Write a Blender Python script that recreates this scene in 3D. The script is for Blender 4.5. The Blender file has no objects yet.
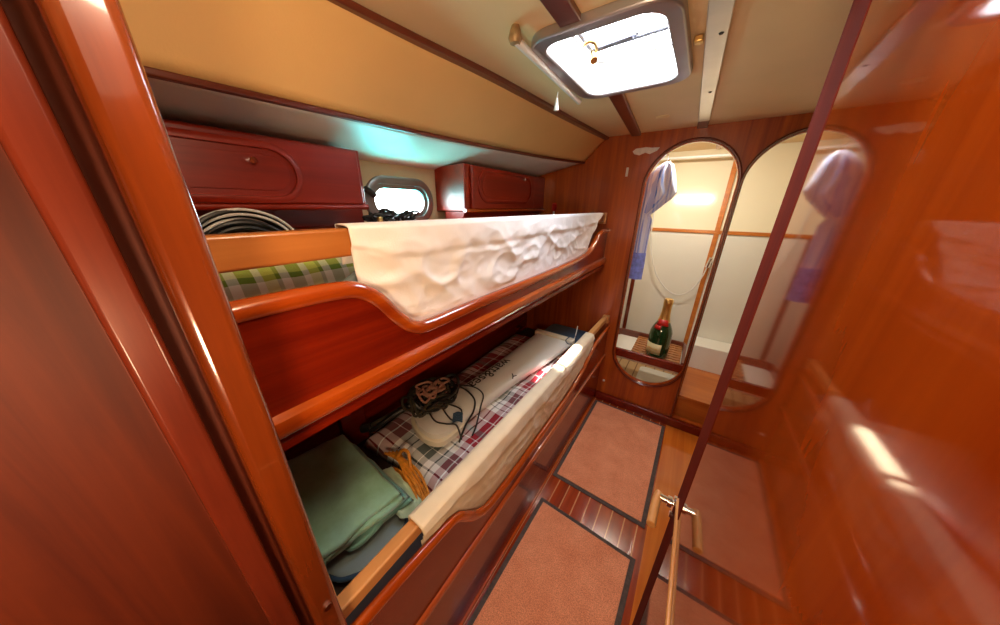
import bpy, bmesh, math, random
from mathutils import Vector, Matrix, noise
random.seed(7)
PI = math.pi
scene = bpy.context.scene
COL = scene.collection

# ------------------------------------------------------------------ materials
def new_mat(name):
    m = bpy.data.materials.new(name); m.use_nodes = True
    nt = m.node_tree
    return m, nt, nt.nodes['Principled BSDF']

def setp(b, **kw):
    names = dict(rough='Roughness', metal='Metallic', coat='Coat Weight', coatr='Coat Roughness', ior='IOR',
                 trans='Transmission Weight', spec='Specular IOR Level', sheen='Sheen Weight', alpha='Alpha')
    for k, v in kw.items():
        b.inputs[names[k]].default_value = v

def rgba(c): return (c[0], c[1], c[2], 1)

def coords(nt, scale=(1, 1, 1), kind='Object', rot=(0, 0, 0)):
    tc = nt.nodes.new('ShaderNodeTexCoord'); mp = nt.nodes.new('ShaderNodeMapping')
    mp.inputs['Scale'].default_value = scale; mp.inputs['Rotation'].default_value = rot
    nt.links.new(tc.outputs[kind], mp.inputs['Vector'])
    return mp.outputs['Vector']

def ramp(nt, fac, stops, interp='LINEAR'):
    r = nt.nodes.new('ShaderNodeValToRGB'); r.color_ramp.interpolation = interp
    e = r.color_ramp.elements
    while len(e) < len(stops): e.new(0.5)
    for i, (p, c) in enumerate(stops):
        e[i].position = p; e[i].color = rgba(c)
    nt.links.new(fac, r.inputs['Fac'])
    return r.outputs['Color']

def noise_tex(nt, vec, scale, detail=4, rough=0.55, dist=0.0):
    n = nt.nodes.new('ShaderNodeTexNoise')
    n.inputs['Scale'].default_value = scale; n.inputs['Detail'].default_value = detail
    n.inputs['Roughness'].default_value = rough; n.inputs['Distortion'].default_value = dist
    nt.links.new(vec, n.inputs['Vector'])
    return n.outputs['Fac']

def bump(nt, b, h, strength=0.2, dist=0.01):
    n = nt.nodes.new('ShaderNodeBump'); n.inputs['Strength'].default_value = strength
    n.inputs['Distance'].default_value = dist
    nt.links.new(h, n.inputs['Height']); nt.links.new(n.outputs['Normal'], b.inputs['Normal'])

def wood(name, dark, light, axis='Y', rough=0.22, coat=0.8, coatr=0.05, freq=1.0, ior=1.5):
    m, nt, b = new_mat(name)
    s = {'X': (1.2, 26, 26), 'Y': (26, 1.2, 26), 'Z': (26, 26, 1.2)}[axis]
    v = coords(nt, tuple(k * freq for k in s))
    f = noise_tex(nt, v, 1.0, 5, 0.6, 0.6)
    nt.links.new(ramp(nt, f, [(0.3, dark), (0.72, light)]), b.inputs['Base Color'])
    setp(b, rough=rough, coat=coat, coatr=coatr, ior=ior)
    return m

def plain(name, c, rough=0.5, metal=0.0, coat=0.0, var=0.0, vscale=8, bumps=0.0, bscale=60, sheen=0.0):
    m, nt, b = new_mat(name)
    setp(b, rough=rough, metal=metal, coat=coat, sheen=sheen)
    v = coords(nt)
    if var:
        f = noise_tex(nt, v, vscale, 3)
        lo = tuple(x * (1 - var) for x in c); hi = tuple(min(1, x * (1 + var)) for x in c)
        nt.links.new(ramp(nt, f, [(0.3, lo), (0.7, hi)]), b.inputs['Base Color'])
    else:
        b.inputs['Base Color'].default_value = rgba(c)
    if bumps:
        bump(nt, b, noise_tex(nt, v, bscale, 3), bumps)
    return m

M = {}
M['mahogany'] = wood('mahogany_varnish', (0.115, 0.005, 0.001), (0.22, 0.014, 0.0016), 'Y', 0.25, 0.35, 0.05)
M['mahogany_v'] = wood('mahogany_bulkhead', (0.24, 0.028, 0.002), (0.50, 0.100, 0.006), 'Z', 0.3, 0.3, 0.1)
M['cupboard'] = wood('mahogany_cupboard', (0.19, 0.008, 0.001), (0.34, 0.020, 0.002), 'Y', 0.35, 0.2, 0.03)
M['molding'] = wood('mahogany_molding', (0.24, 0.026, 0.002), (0.48, 0.085, 0.006), 'Y', 0.2, 0.8, 0.05)
M['trim'] = wood('dark_mahogany_trim', (0.10, 0.018, 0.008), (0.17, 0.032, 0.012), 'Y', 0.3, 0.5, 0.1)
M['trim_v'] = wood('dark_mahogany_upright', (0.10, 0.014, 0.006), (0.17, 0.026, 0.01), 'Z', 0.25, 0.6, 0.08)
M['gloss_wall'] = wood('mirror_gloss_varnished_wood', (0.13, 0.014, 0.0015), (0.24, 0.042, 0.004), 'Z', 0.05, 0.0, 0.03, 0.5, 1.5)
M['gloss_floor'] = wood('orange_varnished_floor', (0.50, 0.11, 0.010), (0.66, 0.18, 0.018), 'Y', 0.15, 0.6, 0.03)
M['band'] = wood('dark_door_edge', (0.10, 0.005, 0.001), (0.16, 0.012, 0.002), 'Z', 0.8, 0.0, 0.1)
M['band'].node_tree.nodes['Principled BSDF'].inputs['Specular IOR Level'].default_value = 0.12
M['seat_wood'] = wood('orange_seat_wood', (0.42, 0.10, 0.012), (0.58, 0.17, 0.022), 'X', 0.3, 0.4, 0.08)
M['passage'] = wood('dull_mahogany', (0.10, 0.012, 0.003), (0.20, 0.030, 0.006), 'Z', 0.6, 0.0, 0.1)
M['post'] = wood('bulkhead_post_wood', (0.08, 0.013, 0.002), (0.16, 0.028, 0.004), 'Z', 0.2, 0.9, 0.06)
M['rail'] = wood('oiled_pine_rail', (0.48, 0.20, 0.055), (0.62, 0.30, 0.10), 'Y', 0.42, 0.1, 0.2)
M['orange_trim'] = wood('warm_teak_trim', (0.42, 0.12, 0.018), (0.60, 0.20, 0.035), 'X', 0.3, 0.6, 0.1)
M['teak_x'] = wood('teak_grating_wood', (0.30, 0.10, 0.025), (0.48, 0.20, 0.06), 'X', 0.35, 0.3, 0.1)
M['rail_dark'] = wood('amber_rail', (0.34, 0.105, 0.018), (0.46, 0.165, 0.035), 'Y', 0.35, 0.2, 0.15)
M['vinyl'] = plain('cream_vinyl_headliner', (0.76, 0.55, 0.29), 0.6, var=0.05, vscale=3, bumps=0.06, bscale=250)
M['lining'] = plain('warm_lit_side_lining', (0.78, 0.47, 0.17), 0.6, var=0.04, vscale=3, bumps=0.05, bscale=250)  # headliner material again, with warm light put into the base colour
M['deckhead'] = plain('white_deckhead_paint', (0.86, 0.85, 0.75), 0.45, var=0.03)
M['hullcream'] = plain('cream_hull_lining', (0.66, 0.52, 0.30), 0.55, var=0.04, bumps=0.05, bscale=200)
M['shower'] = plain('cream_gelcoat', (0.80, 0.73, 0.53), 0.14, coat=0.6, var=0.02, vscale=2)
M['shower_low'] = plain('pale_gelcoat', (0.78, 0.76, 0.66), 0.2, coat=0.5, var=0.02, vscale=2)
M['white_gel'] = plain('white_gelcoat', (0.82, 0.80, 0.72), 0.3, coat=0.4)
M['alu'] = plain('anodised_aluminium', (0.44, 0.42, 0.43), 0.35, metal=0.8, var=0.08)
M['alu_strip'] = plain('satin_metal_strip', (0.62, 0.58, 0.54), 0.3, metal=0.75, var=0.1)
M['port_frame'] = plain('weathered_bronze_frame', (0.30, 0.27, 0.25), 0.35, metal=0.8, var=0.15)
M['chrome'] = plain('chrome', (0.85, 0.85, 0.86), 0.08, metal=1.0)
M['brass'] = plain('aged_brass', (0.62, 0.40, 0.14), 0.3, metal=1.0, var=0.2)
M['brass_dull'] = plain('dull_brass', (0.40, 0.27, 0.13), 0.5, metal=0.5, var=0.3, vscale=60)
M['bar_metal'] = plain('dull_grey_metal', (0.20, 0.20, 0.25), 0.5, metal=0.3)
M['canvas'] = plain('white_canvas', (0.86, 0.82, 0.77), 0.85, var=0.05, vscale=9, bumps=0.12, bscale=350, sheen=0.2)
M['canvas_low'] = plain('cream_canvas', (0.78, 0.66, 0.46), 0.85, var=0.06, vscale=9, bumps=0.12, bscale=350, sheen=0.2)
M['blackcord'] = plain('black_rubber_cord', (0.012, 0.011, 0.010), 0.45)
M['whitecord'] = plain('pale_cord', (0.65, 0.63, 0.58), 0.6)
M['browncord'] = plain('pinkish_brown_cord', (0.42, 0.22, 0.15), 0.6)
M['olive'] = plain('dark_olive_webbing', (0.045, 0.038, 0.022), 0.7, var=0.3, vscale=40, bumps=0.3, bscale=200)
M['yellowcord'] = plain('amber_cord', (0.66, 0.25, 0.02), 0.6, var=0.25, vscale=60)
M['navy'] = plain('navy_fabric', (0.015, 0.05, 0.10), 0.8, var=0.2, sheen=0.2)
M['greyblue'] = plain('grey_blue_fabric', (0.20, 0.265, 0.27), 0.85, var=0.1, bumps=0.1, bscale=300)
M['darkpad'] = plain('dark_mattress_fabric', (0.05, 0.035, 0.03), 0.9, var=0.2)
M['white_plastic'] = plain('white_plastic', (0.80, 0.79, 0.74), 0.3, coat=0.3)
M['ivory_plastic'] = plain('ivory_plastic', (0.78, 0.72, 0.56), 0.35, coat=0.2)
M['letter_black'] = plain('black_lettering', (0.02, 0.02, 0.02), 0.4)
M['foil_gold'] = plain('gold_foil', (0.72, 0.47, 0.15), 0.3, metal=0.9, bumps=0.4, bscale=120)
M['label'] = plain('cream_label_paper', (0.72, 0.62, 0.32), 0.5, var=0.05, vscale=30)
M['red_seal'] = plain('red_ribbon', (0.5, 0.015, 0.01), 0.4)
M['paper'] = plain('torn_white_paper', (0.78, 0.75, 0.68), 0.7, var=0.1, vscale=60)
M['dark_gasket'] = plain('dark_gasket', (0.03, 0.02, 0.016), 0.5)
M['mat_edge'] = plain('mat_binding', (0.085, 0.060, 0.050), 0.9, var=0.3, vscale=90, bumps=0.4, bscale=400)

def bottle_glass():
    m, nt, b = new_mat('dark_green_bottle_glass')
    b.inputs['Base Color'].default_value = (0.006, 0.045, 0.012, 1)
    setp(b, rough=0.06, coat=1.0, coatr=0.02)
    return m
M['bottle'] = bottle_glass()

def clear_pane(name, tint, gloss=0.06):
    m = bpy.data.materials.new(name); m.use_nodes = True; nt = m.node_tree
    nt.nodes.remove(nt.nodes['Principled BSDF'])
    out = nt.nodes['Material Output']
    t = nt.nodes.new('ShaderNodeBsdfTransparent'); t.inputs['Color'].default_value = rgba(tint)
    g = nt.nodes.new('ShaderNodeBsdfGlossy'); g.inputs['Roughness'].default_value = 0.05
    mx = nt.nodes.new('ShaderNodeMixShader'); mx.inputs['Fac'].default_value = gloss
    nt.links.new(t.outputs[0], mx.inputs[1]); nt.links.new(g.outputs[0], mx.inputs[2])
    nt.links.new(mx.outputs[0], out.inputs['Surface'])
    return m
M['pane'] = clear_pane('clear_acrylic', (0.97, 0.98, 1.0))

def floor_mat():
    m, nt, b = new_mat('teak_and_holly_floor')
    v = coords(nt, (1, 1, 1))
    sx = nt.nodes.new('ShaderNodeSeparateXYZ'); nt.links.new(v, sx.inputs[0])
    mu = nt.nodes.new('ShaderNodeMath'); mu.operation = 'MULTIPLY'; mu.inputs[1].default_value = 1 / 0.058
    nt.links.new(sx.outputs['X'], mu.inputs[0])
    fr = nt.nodes.new('ShaderNodeMath'); fr.operation = 'FRACT'; nt.links.new(mu.outputs[0], fr.inputs[0])
    line = ramp(nt, fr.outputs[0], [(0.0, (1, 1, 1)), (0.09, (0, 0, 0))], 'CONSTANT')
    g = noise_tex(nt, coords(nt, (30, 1.5, 30)), 1.0, 5)
    wc = ramp(nt, g, [(0.3, (0.20, 0.018, 0.003)), (0.7, (0.38, 0.046, 0.006))])
    mx = nt.nodes.new('ShaderNodeMixRGB'); nt.links.new(line, mx.inputs['Fac'])
    nt.links.new(wc, mx.inputs['Color1']); mx.inputs['Color2'].default_value = (0.60, 0.26, 0.10, 1)
    nt.links.new(mx.outputs[0], b.inputs['Base Color'])
    setp(b, rough=0.18, coat=1.0, coatr=0.05)
    return m
M['floor'] = floor_mat()

def slat_mat():
    m, nt, b = new_mat('pale_teak_shower_slats')
    v = coords(nt); sx = nt.nodes.new('ShaderNodeSeparateXYZ'); nt.links.new(v, sx.inputs[0])
    mu = nt.nodes.new('ShaderNodeMath'); mu.operation = 'MULTIPLY'; mu.inputs[1].default_value = 1 / 0.075
    nt.links.new(sx.outputs['X'], mu.inputs[0])
    fr = nt.nodes.new('ShaderNodeMath'); fr.operation = 'FRACT'; nt.links.new(mu.outputs[0], fr.inputs[0])
    nt.links.new(ramp(nt, fr.outputs[0], [(0.0, (0.25, 0.10, 0.03)), (0.12, (0.62, 0.40, 0.20))], 'CONSTANT'), b.inputs['Base Color'])
    setp(b, rough=0.45)
    return m
M['slats'] = slat_mat()

def carpet_mat():
    m, nt, b = new_mat('terracotta_carpet')
    v = coords(nt)
    big = noise_tex(nt, v, 9, 4, 0.6); fine = noise_tex(nt, v, 260, 2, 0.7)
    c1 = ramp(nt, big, [(0.25, (0.76, 0.25, 0.11)), (0.75, (0.95, 0.39, 0.20))])
    c2 = ramp(nt, fine, [(0.35, (0.45, 0.38, 0.36)), (0.62, (1.0, 1.0, 1.0))])
    mx = nt.nodes.new('ShaderNodeMixRGB'); mx.blend_type = 'MULTIPLY'; mx.inputs['Fac'].default_value = 0.75
    nt.links.new(c1, mx.inputs['Color1']); nt.links.new(c2, mx.inputs['Color2'])
    nt.links.new(mx.outputs[0], b.inputs['Base Color'])
    setp(b, rough=0.95, sheen=0.3); bump(nt, b, fine, 0.5, 0.004)
    return m
M['carpet'] = carpet_mat()

def plaid_mat(name, seq, period, rot=0.0, coat=0.0, sheen=0.2):
    """woven check: the same stripe sequence along both in-plane axes, averaged"""
    m, nt, b = new_mat(name)
    v = coords(nt, (1, 1, 1), 'Object', (0, 0, rot)); sx = nt.nodes.new('ShaderNodeSeparateXYZ'); nt.links.new(v, sx.inputs[0])
    cols = []
    for ax, off in (('X', 0.13), ('Y', 0.42)):
        mu = nt.nodes.new('ShaderNodeMath'); mu.operation = 'MULTIPLY_ADD'
        mu.inputs[1].default_value = 1 / period; mu.inputs[2].default_value = off + 20
        nt.links.new(sx.outputs[ax], mu.inputs[0])
        fr = nt.nodes.new('ShaderNodeMath'); fr.operation = 'FRACT'; nt.links.new(mu.outputs[0], fr.inputs[0])
        cols.append(ramp(nt, fr.outputs[0], seq, 'CONSTANT'))
    mx = nt.nodes.new('ShaderNodeMixRGB'); mx.inputs['Fac'].default_value = 0.5
    nt.links.new(cols[0], mx.inputs['Color1']); nt.links.new(cols[1], mx.inputs['Color2'])
    nt.links.new(mx.outputs[0], b.inputs['Base Color'])
    setp(b, rough=0.9, sheen=sheen)
    bump(nt, b, noise_tex(nt, coords(nt), 300, 2), 0.15)
    return m
W = (0.93, 0.94, 0.93); BU = (0.34, 0.006, 0.020); GR = (0.10, 0.13, 0.13); BK = (0.012, 0.018, 0.020)
M['plaid'] = plaid_mat('burgundy_white_grey_plaid', [
    (0.0, BU), (0.13, W), (0.145, BU), (0.27, W), (0.34, BK), (0.355, W), (0.42, BK), (0.435, W), (0.50, GR), (0.59, W), (0.60, GR), (0.66, W),
    (0.73, BK), (0.745, W), (0.80, BU), (0.86, W), (0.875, BU), (0.93, GR)], 0.46)
GD = (0.12, 0.22, 0.01); GL = (0.50, 0.60, 0.08); WG = (0.74, 0.78, 0.66)
M['green_check'] = plaid_mat('green_white_check', [(0.0, GD), (0.3, WG), (0.45, GL), (0.7, GD), (0.8, WG)], 0.075)
BL = (0.10, 0.22, 0.72); WL = (0.74, 0.77, 0.92)
M['blue_check'] = plaid_mat('pale_blue_check', [(0.0, WL), (0.55, BL), (0.7, WL), (0.85, (0.40, 0.48, 0.85))], 0.06)
M['blue_band'] = plain('lavender_blue_cotton', (0.22, 0.28, 0.75), 0.85, var=0.25, vscale=40)

def towel_mat(name, a, c):
    m, nt, b = new_mat(name)
    v = coords(nt)
    f = noise_tex(nt, v, 7, 4, 0.6)
    nt.links.new(ramp(nt, f, [(0.3, a), (0.7, c)]), b.inputs['Base Color'])
    setp(b, rough=0.95, sheen=0.4)
    bump(nt, b, noise_tex(nt, v, 420, 2), 0.4, 0.004)
    return m
M['towel_a'] = towel_mat('sage_green_terry', (0.17, 0.33, 0.19), (0.30, 0.60, 0.50))
M['towel_b'] = towel_mat('sea_green_terry', (0.14, 0.36, 0.30), (0.22, 0.50, 0.44))
M['towel_c'] = towel_mat('pale_green_terry', (0.40, 0.56, 0.36), (0.52, 0.66, 0.46))

# ------------------------------------------------------------------ geometry helpers
def BM(): return bmesh.new()

def box(bm, x0, x1, y0, y1, z0, z1):
    v = [bm.verts.new((x, y, z)) for x in (x0, x1) for y in (y0, y1) for z in (z0, z1)]
    for f in ((0, 1, 3, 2), (4, 6, 7, 5), (0, 4, 5, 1), (2, 3, 7, 6), (0, 2, 6, 4), (1, 5, 7, 3)):
        bm.faces.new([v[i] for i in f])

def obb(bm, p0, p1, w, h, up=(0, 0, 1)):
    """bar of width w, height h from p0 to p1"""
    p0, p1 = Vector(p0), Vector(p1); t = (p1 - p0).normalized(); u = Vector(up)
    s = t.cross(u).normalized(); u = s.cross(t)
    v = [bm.verts.new(p + s * a * w / 2 + u * c * h / 2) for p in (p0, p1) for a, c in ((-1, -1), (1, -1), (1, 1), (-1, 1))]
    for f in ((3, 2, 1, 0), (4, 5, 6, 7), (0, 1, 5, 4), (1, 2, 6, 5), (2, 3, 7, 6), (3, 0, 4, 7)):
        bm.faces.new([v[i] for i in f])

def smooth_pts(pts, n=6, closed=False):
    """Catmull-Rom"""
    P = [Vector(p) for p in pts]; out = []; N = len(P)
    for i in range(N if closed else N - 1):
        if closed: a, b, c, d = P[(i - 1) % N], P[i], P[(i + 1) % N], P[(i + 2) % N]
        else: a, b, c, d = P[max(i - 1, 0)], P[i], P[i + 1], P[min(i + 2, N - 1)]
        for k in range(n):
            t = k / n
            out.append(0.5 * ((2 * b) + (c - a) * t + (2 * a - 5 * b + 4 * c - d) * t * t + (3 * b - a - 3 * c + d) * t ** 3))
    if not closed: out.append(P[-1])
    return out

def sweep(bm, pts, section, normal=None, closed=False, caps=True):
    """section: list of (n, b): n along 'normal', b along tangent x normal"""
    P = [Vector(p) for p in pts]; N = len(P); rings = []; prev = None
    for i in range(N):
        if closed: t = P[(i + 1) % N] - P[(i - 1) % N]
        else: t = P[min(i + 1, N - 1)] - P[max(i - 1, 0)]
        t.normalize()
        if normal is not None: nn = Vector(normal)
        else:
            nn = prev if prev is not None else (Vector((0, 0, 1)) if abs(t.z) < 0.9 else Vector((1, 0, 0)))
        nn = (nn - t * nn.dot(t))
        if nn.length < 1e-6: nn = t.orthogonal()
        nn.normalize(); prev = nn
        bb = t.cross(nn)
        rings.append([bm.verts.new(P[i] + nn * a + bb * c) for a, c in section])
    S = len(section)
    for i in range(N if closed else N - 1):
        r0, r1 = rings[i], rings[(i + 1) % N]
        for k in range(S):
            bm.faces.new((r0[k], r0[(k + 1) % S], r1[(k + 1) % S], r1[k]))
    if caps and not closed:
        bm.faces.new(rings[0][::-1]); bm.faces.new(rings[-1])

def circ(r, n=8, r2=None):
    return [(r * math.cos(2 * PI * k / n), (r2 or r) * math.sin(2 * PI * k / n)) for k in range(n)]

def tube(bm, pts, r, n=8, smooth=0, closed=False):
    if smooth: pts = smooth_pts(pts, smooth, closed)
    sweep(bm, pts, circ(r, n), None, closed)

def prism(bm, outline, fn, a, b):
    """outline of (u,v) extruded from depth a to b; fn(u,v,d) -> xyz. Concave outlines allowed."""
    lo = [bm.verts.new(fn(u, v, a)) for u, v in outline]; hi = [bm.verts.new(fn(u, v, b)) for u, v in outline]
    n = len(outline)
    for i in range(n): bm.faces.new((lo[i], lo[(i + 1) % n], hi[(i + 1) % n], hi[i]))
    for ring in (lo, hi):
        es = []
        for i in range(n):
            es.append(bm.edges.get((ring[i], ring[(i + 1) % n])))
        bmesh.ops.triangle_fill(bm, edges=es, use_beauty=True)
    bmesh.ops.recalc_face_normals(bm, faces=bm.faces)

def holed(bm, outer, holes, fn, a, b):
    for d in (a, b):
        es = []
        for loop in [outer] + holes:
            vs = [bm.verts.new(fn(u, v, d)) for u, v in loop]
            es += [bm.edges.new((vs[i], vs[(i + 1) % len(vs)])) for i in range(len(vs))]
        bmesh.ops.triangle_fill(bm, edges=es, use_beauty=True)
    for loop in [outer] + holes:
        n = len(loop)
        for i in range(n):
            q = [fn(*loop[i], a), fn(*loop[(i + 1) % n], a), fn(*loop[(i + 1) % n], b), fn(*loop[i], b)]
            bm.faces.new([bm.verts.new(p) for p in q])
    bmesh.ops.remove_doubles(bm, verts=bm.verts, dist=1e-5)
    bmesh.ops.recalc_face_normals(bm, faces=bm.faces)

def stadium(cu, cv, hu, hv, n=16):
    """rounded ends along the longer axis"""
    pts = []
    if hv >= hu:
        for k in range(n + 1): a = PI * k / n; pts.append((cu + hu * math.cos(a), cv + (hv - hu) + hu * math.sin(a)))
        for k in range(n + 1): a = PI + PI * k / n; pts.append((cu + hu * math.cos(a), cv - (hv - hu) + hu * math.sin(a)))
    else:
        for k in range(n + 1): a = -PI / 2 + PI * k / n; pts.append((cu + (hu - hv) + hv * math.cos(a), cv + hv * math.sin(a)))
        for k in range(n + 1): a = PI / 2 + PI * k / n; pts.append((cu - (hu - hv) + hv * math.cos(a), cv + hv * math.sin(a)))
    return pts

def rrect(u0, u1, v0, v1, r, n=6):
    pts = []
    for cu, cv, s in ((u1 - r, v1 - r, 0), (u0 + r, v1 - r, 1), (u0 + r, v0 + r, 2), (u1 - r, v0 + r, 3)):
        for k in range(n + 1):
            a = s * PI / 2 + PI / 2 * k / n; pts.append((cu + r * math.cos(a), cv + r * math.sin(a)))
    return pts

def lathe(bm, prof, cx, cy, n=28):
    rings = []
    for r, z in prof:
        if r < 1e-5: rings.append([bm.verts.new((cx, cy, z))])
        else: rings.append([bm.verts.new((cx + r * math.cos(2 * PI * k / n), cy + r * math.sin(2 * PI * k / n), z)) for k in range(n)])
    for a, b in zip(rings, rings[1:]):
        for k in range(n):
            k2 = (k + 1) % n
            if len(a) == 1 and len(b) == 1: continue
            if len(a) == 1: bm.faces.new((a[0], b[k2], b[k]))
            elif len(b) == 1: bm.faces.new((a[k], a[k2], b[0]))
            else: bm.faces.new((a[k], a[k2], b[k2], b[k]))

def slab(bm, fn, top, bot, nu=24, nv=24):
    """closed soft slab: fn(s,t)->(x,y), top/bot(s,t)->z, s,t in 0..1"""
    T = [[bm.verts.new((*fn(i / nu, j / nv), top(i / nu, j / nv))) for j in range(nv + 1)] for i in range(nu + 1)]
    B = [[bm.verts.new((*fn(i / nu, j / nv), bot(i / nu, j / nv))) for j in range(nv + 1)] for i in range(nu + 1)]
    for i in range(nu):
        for j in range(nv):
            bm.faces.new((T[i][j], T[i + 1][j], T[i + 1][j + 1], T[i][j + 1]))
            bm.faces.new((B[i][j], B[i][j + 1], B[i + 1][j + 1], B[i + 1][j]))
    for i in range(nu):
        bm.faces.new((T[i][0], B[i][0], B[i + 1][0], T[i + 1][0])); bm.faces.new((T[i][nv], T[i + 1][nv], B[i + 1][nv], B[i][nv]))
    for j in range(nv):
        bm.faces.new((T[0][j], T[0][j + 1], B[0][j + 1], B[0][j])); bm.faces.new((T[nu][j], B[nu][j], B[nu][j + 1], T[nu][j + 1]))

def obj(name, bm, mat, parent=None, smooth=False, bevel=0.0, sub=0, solid=0.0, autosmooth=True):
    me = bpy.data.meshes.new(name); 
    bmesh.ops.recalc_face_normals(bm, faces=bm.faces) if not solid else None
    bm.to_mesh(me); bm.free()
    o = bpy.data.objects.new(name, me); COL.objects.link(o)
    me.materials.append(M[mat] if isinstance(mat, str) else mat)
    if solid:
        s = o.modifiers.new('solid', 'SOLIDIFY'); s.thickness = solid; s.offset = 0
    if bevel:
        b = o.modifiers.new('bevel', 'BEVEL'); b.width = bevel; b.segments = 3; b.limit_method = 'ANGLE'; b.angle_limit = math.radians(40)
    if sub:
        s = o.modifiers.new('sub', 'SUBSURF'); s.levels = sub; s.render_levels = sub
    if smooth or bevel:
        for p in me.polygons: p.use_smooth = True
        if not smooth or autosmooth:
            me.set_sharp_from_angle(angle=math.radians(45))
    if parent is not None:
        o.parent = parent
        o.matrix_parent_inverse = Matrix.Translation(-Vector(parent.location))
    return o

def tag(o, label, cat, group=None, kind=None):
    o['label'] = label; o['category'] = cat
    if group: o['group'] = group
    if kind: o['kind'] = kind
    return o

def thing(name, label, cat, loc, group=None):
    o = bpy.data.objects.new(name, None); COL.objects.link(o); o.location = loc; o.empty_display_size = 0.05
    return tag(o, label, cat, group)

def structure(name, bm, mat, label, cat, parent=None, **kw):
    o = obj(name, bm, mat, parent, **kw); o['kind'] = 'structure'
    if parent is None: o['label'] = label; o['category'] = cat
    return o

def text_mesh(s, size, extrude):
    cu = bpy.data.curves.new('lettering_curve', 'FONT'); cu.body = s; cu.size = size; cu.extrude = extrude
    cu.align_x = 'CENTER'; cu.align_y = 'CENTER'
    o = bpy.data.objects.new('lettering_tmp', cu); COL.objects.link(o)
    dg = bpy.context.evaluated_depsgraph_get(); me = bpy.data.meshes.new_from_object(o.evaluated_get(dg))
    bpy.data.objects.remove(o); bpy.data.curves.remove(cu)
    return me

def nz(x, y, z=0.0, s=1.0): return noise.noise(Vector((x * s, y * s, z * s)))
def lerp(a, b, t): return a + (b - a) * t
def interp(tab, x):
    if x <= tab[0][0]: return tab[0][1]
    for (x0, y0), (x1, y1) in zip(tab, tab[1:]):
        if x <= x1: return lerp(y0, y1, (x - x0) / (x1 - x0))
    return tab[-1][1]

# ------------------------------------------------------------------ dimensions
YB = 1.983          # forward bulkhead
YN = 0.028          # near bulkhead face
XR = 0.105          # right wall
XS = 0.58           # side of the recess beyond it
XH = -1.20          # hull side
ZC = 1.85           # ceiling
YBACK = -0.95
CEIL_EDGE = [(0.05, -0.735), (0.25, -0.726), (0.447, -0.717), (0.629, -0.697), (0.937, -0.661), (1.5, -0.626), (1.983, -0.592)]
SIDE = [(0.05, -0.795, 1.65), (0.267, -0.81, 1.66), (0.6, -0.85, 1.678), (0.892, -0.862, 1.69), (1.39, -0.85, 1.71), (1.7, -0.80, 1.717), (1.983, -0.72, 1.723)]

# ------------------------------------------------------------------ room shell
bm = BM(); box(bm, -1.4, 0.62, YBACK, YB + 0.02, -0.06, 0.0)
structure('floor', bm, 'floor', 'glossy dark red plank cabin sole with pale seams', 'floor')

HX0, HX1, HY0, HY1 = -0.452, -0.145, 0.785, 1.225     # hatch opening
bm = BM()
outer = [(XS + 0.02, YBACK), (XS + 0.02, YB + 0.015)] + [(x, y) for y, x in reversed([(y if y < 1.98 else YB + 0.015, x) for y, x in CEIL_EDGE])] + [(-0.74, YBACK)]
holed(bm, outer, [rrect(HX0, HX1, HY0, HY1, 0.06)], lambda u, v, d: (u, v, d), ZC, ZC + 0.03)
structure('ceiling', bm, 'vinyl', 'cream vinyl headliner with square deck hatch', 'ceiling')

def loft(bm, A, B, n=8):
    A = smooth_pts(A, 5); B = smooth_pts(B, 5)
    R = [[bm.verts.new(a.lerp(b, k / n)) for k in range(n + 1)] for a, b in zip(A, B)]
    for r0, r1 in zip(R, R[1:]):
        for k in range(n): bm.faces.new((r0[k], r0[k + 1], r1[k + 1], r1[k]))
ce3 = [(x, y, ZC) for y, x in CEIL_EDGE]; sd3 = [(x, y, z) for y, x, z in SIDE]
ce3 = [(interp(CEIL_EDGE, p[1]), p[1], ZC) for p in sd3]
bm = BM(); loft(bm, ce3, sd3)
structure('wall_upper_left', bm, 'lining', 'cream lining of the sloping coachroof side, warm light in its colour', 'wall', smooth=True, solid=0.006)
bm = BM(); loft(bm, sd3, [(XH - 0.01, y, 1.62) for x, y, z in sd3])
structure('ceiling_left', bm, 'deckhead', 'white underside of the side deck over the upper bunk', 'ceiling', smooth=True, solid=0.006)
# hull side with port hole
PC = (0.892, 1.464)
bm = BM()
holed(bm, [(0.0, 0.0), (YB + 0.015, 0.0), (YB + 0.015, 1.66), (0.0, 1.66)], [stadium(PC[0], PC[1], 0.158, 0.074)], lambda u, v, d: (d, u, v), XH, XH - 0.05)
structure('wall_left', bm, 'hullcream', 'cream lined hull side with an oval portlight', 'wall')

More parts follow.
